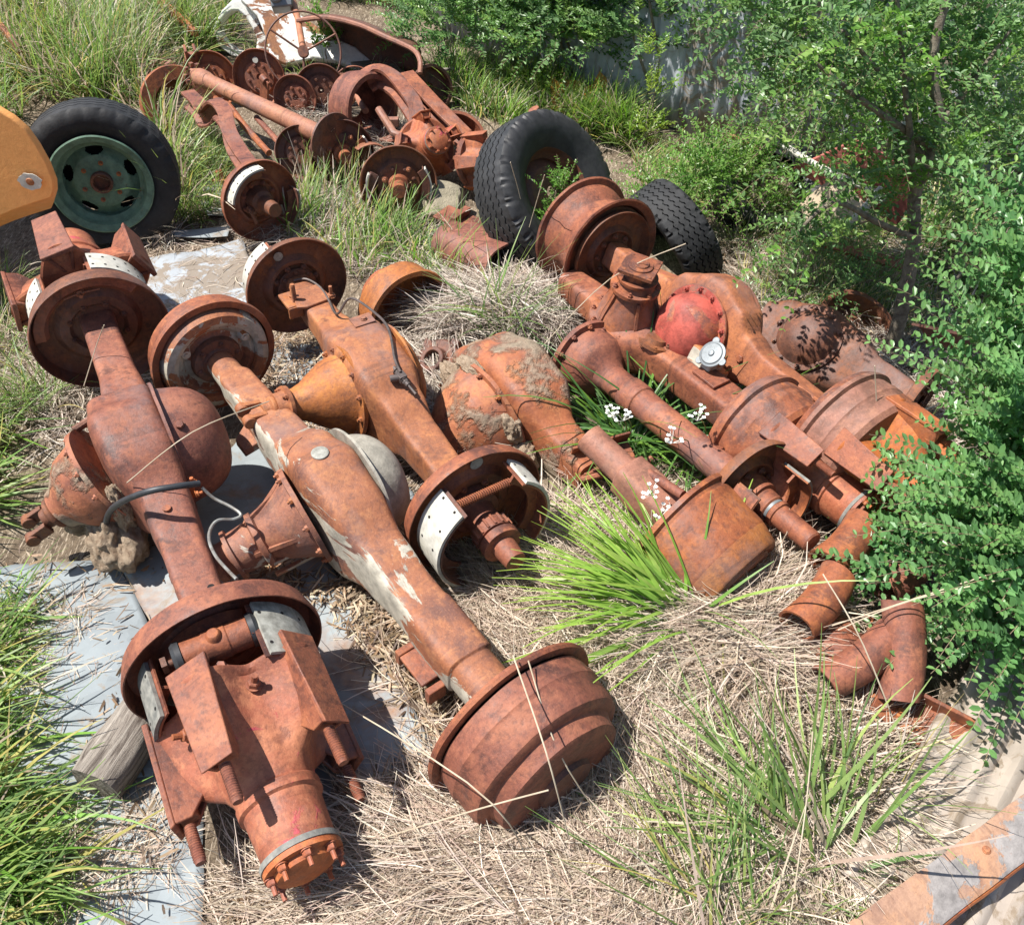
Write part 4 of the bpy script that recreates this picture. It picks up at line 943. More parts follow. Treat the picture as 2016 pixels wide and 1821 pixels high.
g = G(); g.lathe([(0, .06), (.05, .05), (.06, .035), (.16, .03)], 24); g.hexb(TM(.03, -.06, -.02), .014, .02, .03); g.tube([(.04, -.06, -.02), (.05, -.05, -.08)], .010, 8); g.build('stub_axle', M['rust_dark'], fb)
for ch in list(fb.children):
    if ch.parent == fb: mb_ = ch.matrix_basis.copy(); ch.parent = fa; ch.matrix_basis = Mb @ mb_
bpy.data.objects.remove(fb)
g = G(); g.tube([lf(p) for p in catmull([P(425, 195, .24), P(435, 205, .26), P(450, 208, .26), P(475, 240, .24), P(500, 270, .22), P(530, 302, .2)], 5)], [.016] * 26, 10); g.build('tie_rod', M['rust'], fa, rough=.001)
g = G(); g.tube([lf(P(505, 232, .2)), lf(P(555, 288, .18))], .015, 10); g.build('drag_link', M['rust'], fa, rough=.001)
c = P(352, 205, .15); g = G(); Mf = fa.matrix_basis.inverted() @ frame(c, Vector((.5, -.7, .3))); g.lathe([(0, .12), (0, .19), (-.02, .195), (-.11, .18), (-.12, .1), (-.11, .09), (-.10, .17), (-.01, .17)], 56, Mf, closed=True); g.build('far_drum', M['rust'], fa, rough=.002)
# round tube axle
Q0 = P(388, 150, .30); Q1 = P(650, 275, .24)
ra = thing('tube_axle', 'long straight round rusty axle tube crossing the heap behind', 'axle', frame(Q0, Q1 - Q0)); Lr = (Q1 - Q0).length
g = G(); g.lathe([(-.03, .02), (-.03, .035), (0, .035), (.02, .045), (.08, .046), (.12, .038), (Lr * .5, .042), (Lr, .045), (Lr, .0)], 32); g.build('tube', M['rust_pale'], ra, rough=.001)
g = G()
for k in range(8): a = k * .785; g.box((-.035, .048 * math.cos(a), .048 * math.sin(a)), (.02, .02, .02), RX(0))
g.build('splined_end', M['rust'], ra)
g = G(); g.lathe([(Lr, .05), (Lr + .01, .13), (Lr + .02, .13), (Lr + .02, .0)], 40); g.build('end_flange', M['rust_dark'], ra)
# curved beams at the right of the heap
cb = thing('front_axle', 'curved rusty I beam axle arching over a deep drum in the middle of the heap', 'axle', P(760, 230, 0)); lc = lambda p: local(cb, p)
ibeam(cb, [lc(p) for p in catmull([P(722, 160, .30), P(745, 150, .32), P(775, 165, .30), P(800, 195, .28), P(818, 225, .24), P(822, 262, .18)], 6)], M['rust'], .075, .10, .016)
Md = cb.matrix_basis.inverted() @ frame(P(728, 215, .18), Vector((.75, -.62, .1)))
g = G(); g.lathe([(.03, .150), (.03, .175), (.02, .182), (-.06, .18), (-.13, .17), (-.14, .08), (-.13, .06), (-.12, .155)], 60, Md, closed=True); g.build('deep_drum', M['rust'], cb, rough=.002)
g = G(); g.tube([lc(p) for p in (P(745, 215, .22), P(775, 262, .15), P(795, 270, .14))], .02, 10); g.tube([lc(p) for p in (P(800, 245, .2), P(830, 285, .12))], .018, 10); g.box(lc(P(770, 240, .16)), (.08, .04, .04)); g.build('steering_arm', M['rust_pale'], cb, bevel=.003, rough=.002)
b2 = thing('channel_beam', 'straight rusty channel beam with bolt holes right of the curved beam', 'beam', P(860, 220, 0)); l2 = lambda p: local(b2, p)
ibeam(b2, [l2(p) for p in (P(800, 155, .30), P(855, 215, .24), P(915, 275, .16))], M['rust'], .08, .08, .016)
g = G(); g.tube([l2(p) for p in (P(795, 175, .2), P(870, 235, .14), P(885, 260, .12))], .022, 10); g.build('track_rod', M['rust'], b2, rough=.002)
def hubthing(label, px, py, z, d, mat, sc):
    th = thing('wheel_hub', label, 'wheel hub', frame(P(px, py, z), d), 'spoked hubs lying behind')
    disc_ = G(); disc_.lathe([(-.02, .02), (-.02, .19 * sc), (0, .2 * sc), (.01, .19 * sc), (.0, .02)], 48, closed=True); disc_.build('brake_drum', M['rust'], th)
    spoke_hub(th, 0, 1, M[mat], rot=.3, scale=sc, matp=M[mat], studs=False); return th
hubthing('rusty spoked hub above the white lined brake plate', 838, 292, .16, Vector((.3, -.7, .45)), 'rust_hub', .72)
hubthing('bright orange rusted hub left of the upright tyre', 930, 318, .15, Vector((.85, -.45, .25)), 'rust_flame', .62)
g = G(); o_ = thing('rusty_bar', 'rusty bar with a welded socket sticking up over the orange hub', 'bar', frame(P(950, 290, .16), P(1035, 245, .26) - P(950, 290, .16)))
g.box((.14, 0, 0), (.30, .03, .05)); g.cyl(-.03, .05, .028, M=TM(.30, 0, 0) @ RY(-math.pi / 2)); g.build('bar', M['rust'], o_, bevel=.003)
# white cab shell lying behind
def shell(name, outer, inner, O, N, th, mat, parent):
    """panel outline in a tilted plane, with real thickness and an opening"""
    N = Vector(N).normalized(); O = Vector(O)
    def pr(px, py):
        d = PD(px, py, 1.0) - Vector((0, 0, CAM_H)); t = (O - Vector((0, 0, CAM_H))).dot(N) / d.dot(N); return Vector((0, 0, CAM_H)) + d * t
    a = [pr(*p) for p in outer]; g = G(); n = len(a); inv = parent.matrix_basis.inverted()
    if inner:
        b = [pr(*p) for p in inner]; V = a + b + [p - N * th for p in a] + [p - N * th for p in b]; F = []
        for i in range(n):
            k = (i + 1) % n; F += [(i, k, n + k, n + i), (2 * n + i, 3 * n + i, 3 * n + k, 2 * n + k), (i, 2 * n + i, 2 * n + k, k), (n + i, n + k, 3 * n + k, 3 * n + i)]
    else:
        V = a + [p - N * th for p in a]; F = [tuple(range(n)), tuple(range(2 * n - 1, n - 1, -1))] + [(i, n + i, n + (i + 1) % n, (i + 1) % n) for i in range(n)]
    g.add(V, F, inv); return g.build(name, mat, parent, bevel=.012, rough=.004)
wc = thing('vehicle_cab_shell', 'rust streaked white cab shell with an empty window lying in the grass at the back', 'cab shell', P(560, 130, 0))
shell('window_frame', [(418, 55), (436, 22), (455, 2), (480, -4), (505, 12), (528, 40), (535, 75), (532, 112), (500, 118), (455, 112), (430, 92)],
      [(428, 58), (442, 32), (456, 22), (468, 22), (482, 34), (496, 55), (505, 78), (503, 100), (488, 104), (462, 98), (440, 82)], P(500, 120, 0) + Vector((0, 0, .1)), (-.12, -.95, .3), .10, M['white_paint'], wc)
shell('cab_panel', [(470, -6), (520, -4), (580, 22), (640, 62), (668, 84), (640, 100), (610, 118), (560, 128), (532, 112), (522, 70), (505, 30)], None, P(560, 125, .05), (.15, -.8, .55), .10, M['white_paint'], wc)
shell('lower_panel', [(585, 60), (640, 66), (700, 92), (735, 122), (700, 132), (660, 118), (612, 112)], None, P(650, 128, .05), (.1, -.6, .8), .05, M['white_paint'], wc)
sw = thing('steering_wheel', 'thin rusty steering wheel on its column before the white cab shell', 'steering wheel', frame(PD(597, 102, 5.15), Vector((.15, -.85, .5))))
g = G(); g.tube([(0, .205 * math.cos(a * math.pi / 24), .205 * math.sin(a * math.pi / 24)) for a in range(49)], .0055, 8); g.build('wheel_ring', M['rust_dark'], sw)
g = G()
for a in (.4, 2.5, 4.6): g.tube([(-.02, 0, 0), (0, .205 * math.cos(a), .205 * math.sin(a))], .006, 6)
g.cyl(-.03, .01, .03); g.build('spokes', M['rust_dark'], sw)
g = G(); g.tube([(-.02, 0, 0), (-.3, -.02, .25), (-.55, -.06, .42)], [.018, .018, .03], 12); g.build('column', M['rust_pale'], sw)
g = G(); g.box((-.40, -.10, .36), (.14, .12, .08)); g.cyl(-.05, .05, .04, M=TM(-.36, -.13, .38)); g.build('switch_gear', M['zinc_cap'], sw, bevel=.01, rough=.01)
# dark curved panel
dp = thing('curved_body_panel', 'dark rusty curved body panel with a folded rim lying on its side beyond the heap', 'body panel', P(720, 140, 0)); ld = lambda p: local(dp, p)
topc = catmull([PD(585, 42, 5.45), PD(640, 36, 5.4), PD(700, 48, 5.3), PD(765, 76, 5.2), PD(812, 98, 5.1), PD(826, 118, 5.02), PD(827, 145, 4.95)], 6)
botc = catmull([P(640, 112, 0), P(670, 124, 0), P(705, 135, 0), P(745, 142, 0), P(785, 146, 0), P(808, 149, 0), P(824, 152, 0)], 6)
g = G(); rows = []
for j in range(9):
    t = j / 8; rows.append([ld(a * (1 - t) + b * t + Vector((0, .22 * math.sin(math.pi * t), .06 * math.sin(math.pi * t)))) for a, b in zip(topc, botc)])
V = [p for r in rows for p in r]; nn = len(topc); F = [(j * nn + i, j * nn + i + 1, (j + 1) * nn + i + 1, (j + 1) * nn + i) for j in range(8) for i in range(nn - 1)]
g.add(V, F); o = g.build('panel', M['rust_dark'], dp); s_ = o.modifiers.new('thickness', 'SOLIDIFY'); s_.thickness = .008
g = G(); g.tube([ld(p) for p in topc], .014, 8); g.build('folded_rim', M['rust_pale'], dp, rough=.002)
g = G(); bp_ = [P(690, 122, .06), P(760, 116, .06), P(812, 150, .05), P(740, 160, .05)]
o_ = thing('board', 'pale weathered board lying inside the curved dark panel', 'board', P(745, 140, 0)); V = [local(o_, p) for p in bp_] + [local(o_, p + Vector((0, 0, -.02))) for p in bp_]
g.add(V, [(0, 1, 2, 3), (7, 6, 5, 4), (0, 4, 5, 1), (1, 5, 6, 2), (2, 6, 7, 3), (3, 7, 4, 0)]); g.build('plank', M['wood'], o_, bevel=.003)
sk = G(); a_, b_ = P(805, 152, .12), P(895, 136, .16); sk.tube([a_, (a_ + b_) / 2 + Vector((0, 0, .01)), b_], [.012, .014, .008], 8); tag(sk.build('dead_stick', M['straw' ] if False else M['wood']), 'pale broken stick poking out right of the curved dark panel', 'stick')
# orange vehicle panel at the left edge
op = thing('vehicle_mudguard', 'orange painted vehicle mudguard with a chipped white spot at the left edge', 'mudguard', PD(0, 350, 2.95)); lo_ = lambda p: local(op, p)
prof = [(-260, 120), (-120, 160), (-30, 192), (0, 208), (30, 226), (58, 250), (80, 282), (100, 318), (113, 352), (114, 372), (108, 386), (70, 398), (30, 412), (0, 425), (-60, 442), (-160, 470), (-260, 490)]
fr = [PD(x, y, 2.95) for x, y in prof]; bk = [p + Vector((-.12, .16, -.13)) for p in fr]
g = G(); n = len(fr); cen = sum(fr, Vector()) / n
fr2 = [p + (cen - p) * .035 + Vector((0, -.022, 0)) for p in fr]; bk2 = [p + (cen - p) * .04 for p in bk]
g.loft([[lo_(p) for p in r] for r in (fr2, fr, bk, bk2)]); g.build('panel', M['orange'], op, bevel=.008, ang=50)
g = G(); g.loft([[(x, y * k_, z * k_) for _, y, z in rrect(0, .50, .34, 5, 36)] for x, k_ in ((0, .90), (.04, .98), (.12, 1.0), (1.1, 1.0), (1.25, .92))], Matrix.Translation(lo_(Vector((-2.98, 2.95, .78)))) @ RZ(math.pi / 2)); g.build('unseen_shadow_body', M['orange'], op, bevel=.01)  # body block added out of view to cast shade below the orange panel
cc_ = PD(62, 355, 2.925); g = G()
ring = [(0, .040 * (1 + .06 * math.sin(5 * a) + .05 * math.sin(11 * a)) * math.cos(a), .030 * (1 + .06 * math.sin(7 * a + 1)) * math.sin(a)) for a in [2 * math.pi * k / 40 for k in range(40)]]
Mq = Matrix.Translation(lo_(cc_ + Vector((0, -.010, 0)))) @ RZ(-math.pi / 2)
g.loft([ring, [(.003, y, z) for _, y, z in ring]], Mq); g.build('chipped_spot', M['lining_white'], op)
g = G(); g.lathe([(0, .014), (.004, .012), (.005, 0)], 18, Mq @ TM(.003, 0, 0)); g.build('bolt', M['rust_orange'], op)
# ------------------------------------------------------------------ metal sheets on the ground
def sheet(label, px, mat, z=.012, n=26, wav=.006, corr=None, name='metal_sheet', group='flat metal sheets lying under the axles', cat='metal sheet', th=.0016, amp=.009, ragged=.012, lift=None):
    """four pixel corners on the ground (order: around); undulating thin sheet"""
    c = [P(x, y, z) for x, y in px]; V = []; L = max((c[1] - c[0]).length, .1); Wd = max((c[3] - c[0]).length, .1)
    nx = n if not corr else int(L / corr * 8) + 1; ny = n
    org = c[0].copy(); org.z = 0
    for j in range(ny + 1):
        for i in range(nx + 1):
            u = i / nx; v = j / ny; uu = u + ragged * mnoise.noise(Vector((v * 9, 3.1, px[0][0]))) * (1 if u in (0, 1) else 0); vv = v + ragged * mnoise.noise(Vector((u * 9, 7.7, px[0][1]))) * (1 if v in (0, 1) else 0)
            p = (c[0] * (1 - uu) + c[1] * uu) * (1 - vv) + (c[3] * (1 - uu) + c[2] * uu) * vv
            h = wav * mnoise.noise(Vector((p.x * 3, p.y * 3, 1.7))) * 2 + wav * .5 * mnoise.noise(Vector((p.x * 9, p.y * 9, 4.4)))
            if corr: h += amp * math.sin(2 * math.pi * u * L / corr)
            if lift: h += lift(u, v)
            V.append(Vector((p.x, p.y, z + max(h, -.004) + float(hgt(p.x, p.y)))) - org)
    F = [(j * (nx + 1) + i, j * (nx + 1) + i + 1, (j + 1) * (nx + 1) + i + 1, (j + 1) * (nx + 1) + i) for j in range(ny) for i in range(nx)]
    g = G(); g.add(V, F); o = g.build(name, M[mat]); o.location = org; s_ = o.modifiers.new('thickness', 'SOLIDIFY'); s_.thickness = th; s_.offset = 1
    return tag(o, label, cat, group)
sheet('smooth pale galvanised sheet with straight right edge at the lower left', [(-60, 1120), (238, 1105), (420, 1520), (60, 1560)], 'galv', .012)
sheet('lowest galvanised sheet reaching the bottom edge under the leftmost hub', [(-40, 1500), (400, 1480), (400, 1900), (-60, 1900)], 'galv', .006)
sheet('galvanised sheet between the two leftmost axles, rusty where it meets the hub', [(225, 1090), (500, 850), (880, 1520), (560, 1740)], 'galv_rust', .020, lift=lambda u, v: .03 * math.sin(math.pi * min(1, u * 2)) * .5)
sheet('white flaking sheet between the far brake plates', [(285, 520), (478, 478), (545, 640), (300, 660)], 'galv_white', .018, wav=.012)
sheet('grey sheet strip running under the axle with the box-shaped centre', [(500, 660), (640, 690), (940, 1180), (760, 1200)], 'galv', .010)
sheet('small pale sheet left of the white lined front axle brake', [(380, 370), (470, 350), (505, 440), (410, 430)], 'galv_white', .016)
sheet('thin pale strip of sheet below the front axle brake', [(340, 462), (455, 452), (450, 472), (345, 474)], 'galv_rust', .03)
sheet('pale sheet piece in the tall grass left of the rusty cover', [(735, 440), (830, 455), (905, 505), (790, 500)], 'galv', .03)
sheet('cream painted corrugated iron sheet in the lower right corner', [(1965, 1215), (2600, 1350), (2300, 2400), (1650, 1730)], 'cream_iron', .06, corr=.066, amp=.011, n=40, name='corrugated_sheet', group='corrugated iron sheets', cat='corrugated sheet', wav=.004)
# angle iron beam over the corner sheet
a_ = P(1790, 1800, .12); b_ = P(2110, 1560, .18); d_ = (b_ - a_)
ab = thing('angle_iron', 'rusty angle iron beam with worn grey paint across the corner sheet', 'steel beam', frame(a_ - d_ * .3, d_, .15)); Lb = d_.length * 1.9
M['beam_paint'] = rust('beam_paint', (.31, .19, .135), (.35, .20, .13), (.20, .115, .085), paint=(.29, .265, .25), amt=.47, pscale=7)
g = G(); rings = []
for k in range(41):
    x = Lb * k / 40; rings.append([(x, y, z) for y, z in ((-.045, .0), (-.045, .012), (-.035, .018), (.05, .018), (.05, .012), (-.033, .012), (-.037, .0))])
g.loft(rings); g.build('angle_web', M['beam_paint'], ab, rough=.002)
g = G(); rings = []
for k in range(61):
    x = Lb * k / 60; rings.append([(x, -.047 - .003 * math.sin(k * 1.7), -.004), (x, -.052, .006), (x, -.048, .013), (x, -.0455, .006)])
g.loft(rings); g.build('rusted_edge', M['rust_flame'], ab, rough=.002)
g = G(); g.hexb(TM(Lb * .40, .01, .018) @ RY(-math.pi / 2), .007, .006); g.build('bolt', M['rust_orange'], ab)
# ------------------------------------------------------------------ things under the trees at the right
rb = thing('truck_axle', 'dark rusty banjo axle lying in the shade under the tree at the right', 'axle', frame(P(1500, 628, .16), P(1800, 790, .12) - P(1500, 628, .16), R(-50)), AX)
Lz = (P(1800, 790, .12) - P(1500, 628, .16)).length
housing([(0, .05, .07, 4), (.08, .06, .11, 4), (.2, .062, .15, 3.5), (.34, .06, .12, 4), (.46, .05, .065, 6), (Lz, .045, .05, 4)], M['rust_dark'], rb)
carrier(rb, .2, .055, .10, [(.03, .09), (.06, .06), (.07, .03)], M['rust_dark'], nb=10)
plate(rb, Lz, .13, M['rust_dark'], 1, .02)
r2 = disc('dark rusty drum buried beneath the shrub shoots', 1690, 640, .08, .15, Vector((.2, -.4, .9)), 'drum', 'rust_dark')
r3 = disc('rusty drum under the shoots just above the fat pipe', 1660, 985, .06, .14, Vector((.3, -.5, .8)), 'drum', 'rust')
pr_ = thing('curved_rusty_plate', 'curved thin rusty plate standing on edge under the tree', 'plate', frame(P(1765, 760, .10), Vector((.6, -.6, .2))))
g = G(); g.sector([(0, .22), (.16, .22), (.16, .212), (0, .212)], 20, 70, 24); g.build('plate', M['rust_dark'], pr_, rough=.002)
def slab(name, label, cat, corners, th, mat, group=None):
    o_ = thing(name, label, cat, Vector((sum(p.x for p in corners) / 4, sum(p.y for p in corners) / 4, 0)), group); g = G()
    nrm = (corners[1] - corners[0]).cross(corners[3] - corners[0]).normalized() * th
    V = [local(o_, p) for p in corners] + [local(o_, p - nrm) for p in corners]
    g.add(V, [(0, 1, 2, 3), (7, 6, 5, 4), (0, 4, 5, 1), (1, 5, 6, 2), (2, 6, 7, 3), (3, 7, 4, 0)]); g.build('sheet', M[mat], o_, bevel=.004); return o_
M['pink'] = rust('faded_red_paint', (.3, .12, .08), (.4, .18, .1), (.16, .07, .05), paint=(.52, .16, .13), amt=.72, pscale=3)
M['beige'] = plain('beige_paint', (.50, .40, .28), (.36, .28, .2), .6, 0, 5, .2)
M['yellow_orange'] = rust('yellow_orange', (.36, .16, .06), (.5, .24, .1), (.2, .08, .04), paint=(.62, .26, .05), amt=.6)
slab('painted_panel', 'faded red painted panel leaning behind the tree', 'panel', [P(1560, 330, .28), P(1690, 270, .50), P(1830, 350, .45), P(1770, 440, .18)], .02, 'pink')
slab('painted_panel', 'beige panel propped below the faded red panel', 'panel', [P(1580, 400, .16), P(1655, 345, .34), P(1730, 430, .26), P(1600, 480, .08)], .02, 'beige')
slab('brown_panel', 'brown rusty sheet standing in the grass left of the red panel', 'panel', [P(1385, 330, .02), P(1440, 262, .30), P(1500, 290, .32), P(1450, 360, .02)], .01, 'rust_orange')
slab('rusty_beam', 'rusty bar lying in front of the beige panel under the tree', 'beam', [P(1590, 480, .12), P(1600, 468, .14), P(1790, 520, .12), P(1785, 540, .10)], .03, 'rust_orange')
g = G(); g.tube(catmull([P(1540, 285, .36), P(1615, 330, .36), P(1700, 368, .34), P(1745, 392, .30)]), .014, 10); tag(g.build('white_rail', M['lining_white']), 'flaking white rail across the red and beige panels', 'rail')
g = G(); g.tube([P(1735, 372, .38), P(1690, 425, .30), P(1635, 468, .18)], .016, 10); tag(g.build('white_rail', M['lining_white']), 'short white rail slanting down over the beige panel', 'rail')
t4 = thing('scrap_tyre', 'black tyre lying behind the beige panel in the shade', 'tyre', frame(P(1510, 372, .10), Vector((.1, -.5, .85))), 'old truck tyres'); tyre(t4, 0, .27, .16, .18, M['rubber'], n=120)
for i_, (lab, px_, py_, s_) in enumerate((('crumpled orange yellow scrap panel lying at the foot of the hedge', 1140, 208, .20), ('small orange scrap piece half hidden by hedge grass', 1185, 222, .10))):
    th = thing('orange_scrap', lab, 'scrap panel', P(px_, py_, .05)); g = G(); k = 7
    V = [(s_ * 1.6 * (i / k - .5), s_ * (j / k - .5), s_ * .5 * mnoise.noise(Vector((i * .9, j * .9, i_ * 5))) + s_ * .5 * j / k) for j in range(k + 1) for i in range(k + 1)]
    g.add(V, [(j * (k + 1) + i, j * (k + 1) + i + 1, (j + 1) * (k + 1) + i + 1, (j + 1) * (k + 1) + i) for j in range(k) for i in range(k)]); o = g.build('panel', M['yellow_orange'], th, smooth=False); m_ = o.modifiers.new('thickness', 'SOLIDIFY'); m_.thickness = .01
for i_, (lab, px_, py_) in enumerate((('thin rusty bar in the tall grass at the top left', 330, 15), ('rusty offcut poking out of the grass at the left edge of the photo', 20, 75))):
    a_ = P(px_, py_, .25); g = G(); g.box((0, 0, 0), (.9 if i_ == 0 else .4, .03, .05), frame(a_, Vector((.55, -.75, -.1)))); tag(g.build('rusty_bar', M['rust_orange'], bevel=.004), lab, 'bar', 'rusty bars in the tall grass')
# corrugated fence behind the hedge
FP = [P(835, 35, 0), P(1090, 185, 0), P(1330, 262, 0), P(1620, 315, 0), P(1860, 372, 0), P(2130, 440, 0)]
for i in range(len(FP) - 1):
    a, b = FP[i], FP[i + 1] ; d = (b - a); Lf = d.length; Hf = 1.9; g = G(); nx = int(Lf / .076 * 8); lean_ = (-.10, .12, .03, .15, .06)[i]; dn = Vector((-d.y, d.x, 0)).normalized()
    V = []; nz = 8
    for j in range(nz + 1):
        for k in range(nx + 1):
            s_ = k / nx * Lf; p = d.normalized() * s_ + dn * (.009 * math.sin(2 * math.pi * s_ / .076) + .03 * (i % 2) + lean_ * j / nz) + Vector((0, 0, Hf * j / nz + .03 * mnoise.noise(Vector((s_ * 3, i, 0))))); V.append(p)
    g.add(V, [(j * (nx + 1) + k, j * (nx + 1) + k + 1, (j + 1) * (nx + 1) + k + 1, (j + 1) * (nx + 1) + k) for j in range(nz) for k in range(nx)])
    o = g.build('fence_sheet', M['galv_white' if i in (2, 3) else 'fence_iron']); o.location = a; m_ = o.modifiers.new('thickness', 'SOLIDIFY'); m_.thickness = .001
    tag(o, ['corrugated fence sheet furthest back behind the hedge', 'corrugated fence sheet behind the hedge above the orange scrap', 'pale corrugated fence sheet behind the hedge left of the red panel', 'pale corrugated fence sheet behind the tree and the red panel', 'corrugated fence sheet at the right edge behind the shrubs'][i], 'fence sheet', 'corrugated iron fence sheets')

# loose scrap between the drums
def junk(name, label, cat, px_, py_, z, d, fn, mat='rust'):
    th = thing(name, label, cat, frame(P(px_, py_, z), d)); g = G(); fn(g); g.build('body', M[mat], th, bevel=.003, rough=.003); return th
junk('steel_strip', 'upright rusty strip standing before the small brake plate in the back row', 'steel strip', 520, 195, .12, Vector((.3, -.3, 1)), lambda g: (g.box((0, 0, 0), (.26, .012, .07)), g.cyl(-.01, .03, .02, M=TM(.12, 0, 0) @ RY(-1.57))))
junk('leaf_spring', 'short stack of rusty spring leaves under the dark curved panel', 'leaf spring', 690, 165, .05, Vector((1, -.3, 0)), lambda g: [g.box((0, 0, k * .012), (.5 - k * .08, .05, .009)) for k in range(5)], 'rust_dark')
junk('steel_plate', 'flat rusty plate half under the curved beam', 'plate', 745, 262, .05, Vector((.8, -.6, .1)), lambda g: g.box((0, 0, 0), (.34, .16, .012)))
junk('steel_lever', 'rusty bent lever on the ground between the round tube and the curved beam', 'lever', 700, 215, .10, Vector((.6, -.8, .3)), lambda g: g.tube(catmull([(-.15, 0, 0), (-.02, .03, .06), (.08, 0, .04), (.2, -.04, .0)]), .018, 10), 'rust_pale')
junk('hub_piece', 'small broken hub piece standing left of the arched brake plate', 'hub piece', 325, 150, .10, Vector((-.3, -.7, .5)), lambda g: g.lathe([(-.03, .03), (-.03, .08), (0, .10), (.02, .10), (.03, .06), (.09, .05), (.09, .03)], 20, closed=True))
junk('clevis_block', 'rusty clevis block on top of the arched brake plate', 'clevis', 378, 118, .24, Vector((.2, -.5, .9)), lambda g: (g.box((0, 0, 0), (.07, .07, .05)), g.box((.06, .025, 0), (.07, .015, .05)), g.box((.06, -.025, 0), (.07, .015, .05))))
junk('brake_shoe', 'loose rusty brake shoe beside the far end of the channel beam', 'brake shoe', 700, 178, .09, Vector((.1, -.9, .3)), lambda g: g.sector([(0, .13), (.06, .13), (.06, .122), (0, .122)], 20, 150, 16), 'rust')
junk('brake_shoe', 'loose brake shoe propped against the white lined brake plate', 'brake shoe', 728, 330, .10, Vector((.4, -.9, .2)), lambda g: g.sector([(0, .12), (.06, .12), (.06, .112), (0, .112)], 10, 120, 16), 'rust_orange')
junk('flange_piece', 'rusty flange with lugs in the straw left of the mud caked axle', 'flange', 862, 715, .12, Vector((-.4, -.5, .8)), lambda g: (g.lathe([(-.02, .03), (-.02, .085), (.0, .09), (.012, .085), (.02, .05), (.05, .045), (.05, .03)], 24, closed=True), [g.box((0, .09 * math.cos(a), .09 * math.sin(a)), (.02, .03, .03)) for a in (0, 1.3, 2.6, 3.9, 5.2)]), 'rust_dark')
junk('rusty_pin', 'rusty pin and washer in the straw beside the box-shaped centre', 'pin', 885, 765, .10, Vector((.5, -.8, .2)), lambda g: (g.cyl(-.08, .08, .014), g.lathe([(-.02, .014), (-.02, .035), (-.012, .035), (-.012, .014)], 20, closed=True)), 'rust_orange')
junk('steel_bracket', 'small rusty bracket on the small sheet left of the white lined front axle brake', 'bracket', 447, 355, .05, Vector((.9, -.2, .1)), lambda g: (g.box((0, 0, 0), (.14, .05, .02)), g.cyl(-.01, .05, .016, M=TM(-.03, 0, 0) @ RY(-1.57))), 'rust_orange')
junk('steel_plate', 'ragged rusty plate leaning on the rusty cover beneath the stone', 'plate', 905, 432, .16, Vector((.8, -.5, -.1)), lambda g: (g.box((0, 0, 0), (.20, .12, .01)), g.box((.0, .0, .02), (.03, .12, .03))), 'rust')
# ------------------------------------------------------------------ dry straw thatch
def straw_field(patches):
    parts = []
    for poly, n, az0, spread, ln, thick, cols in patches:
        p = sample_poly(poly, n); p = p[keepout(p, [(a, b, r * .55) for a, b, r in CAPS])]; n = len(p)
        p[:, 2] += RNG.uniform(0, 1, n) ** 1.5 * thick
        sw = az0 + .9 * np.sin(p[:, 0] * 5.1 + p[:, 1] * 3.3) + .6 * np.sin(p[:, 1] * 9 - p[:, 0] * 4)
        az = sw + RNG.normal(0, spread, n) + (RNG.random(n) < .5) * math.pi
        V = blades(p, az, RNG.uniform(*ln, n), .0016 + .0040 * RNG.random(n) ** 2.4, RNG.uniform(1.30, 1.62, n), RNG.uniform(-.15, .35, n), 4, pick(cols, n, .2), lat=RNG.normal(0, .7, n), tip=.35, twist=.9, hfun=hgt)
        parts.append(V)
    return parts
GREY = [(.42, .35, .285), (.50, .43, .36), (.34, .27, .215), (.56, .49, .42), (.22, .17, .13), (.60, .54, .46)]
s_parts = straw_field([
    ([(640, 1150), (850, 1150), (1250, 950), (1560, 1080), (1600, 1330), (1740, 1460), (1720, 1600), (1640, 1860), (420, 1860), (700, 1560), (850, 1560), (860, 1480), (780, 1350)], 30000, 2.6, .55, (.09, .26), .035, DRY),
    ([(760, 1640), (1700, 1560), (1640, 1880), (600, 1880)], 11000, 1.9, .45, (.12, .30), .04, DRY),
    ([(780, 1150), (1080, 1000), (1400, 1180), (1600, 1180), (1500, 1400), (1200, 1330), (980, 1330)], 12000, -.3, .5, (.12, .30), .05, DRY),
    ([(780, 640), (880, 560), (1150, 560), (1180, 680), (1100, 720), (960, 700), (860, 780), (860, 900), (940, 900), (900, 960), (820, 800)], 9000, 2.2, .5, (.08, .22), .09, GREY),
    ([(850, 760), (930, 830), (980, 920), (860, 900)], 2500, 2.2, .3, (.1, .2), .10, GREY),
    ([(480, 650), (620, 640), (720, 900), (880, 1180), (760, 1200), (640, 1050), (520, 830)], 3500, 2, .9, (.05, .13), .01, DRY),
    ([(60, 1180), (180, 1180), (190, 1420), (60, 1480)], 1500, 2, .9, (.05, .12), .01, DRY),
    ([(120, 1600), (340, 1580), (340, 1720), (120, 1800)], 1200, 2, .9, (.05, .12), .01, DRY),
    ([(200, 1030), (340, 1050), (420, 1250), (640, 1150), (600, 1120), (700, 1180), (830, 1340), (900, 1420), (860, 1500), (780, 1350), (640, 1190), (430, 1240), (250, 1130)], 1800, 2, .9, (.04, .1), .01, DRY),
    ([(290, 500), (470, 480), (600, 660), (540, 760), (330, 640)], 1300, 2, .9, (.05, .14), .012, DRY),
    ([(1400, 480), (1800, 480), (1950, 900), (1700, 1050), (1500, 800)], 7000, 2, .9, (.08, .2), .05, GREY),
    ([(440, 640), (60, 640), (0, 760), (100, 900), (300, 900)], 2500, 2, .9, (.08, .2), .03, GREY),
    ([(480, 400), (700, 380), (900, 480), (900, 560), (700, 560), (480, 470)], 3500, 2, .9, (.08, .2), .06, GREY),
])
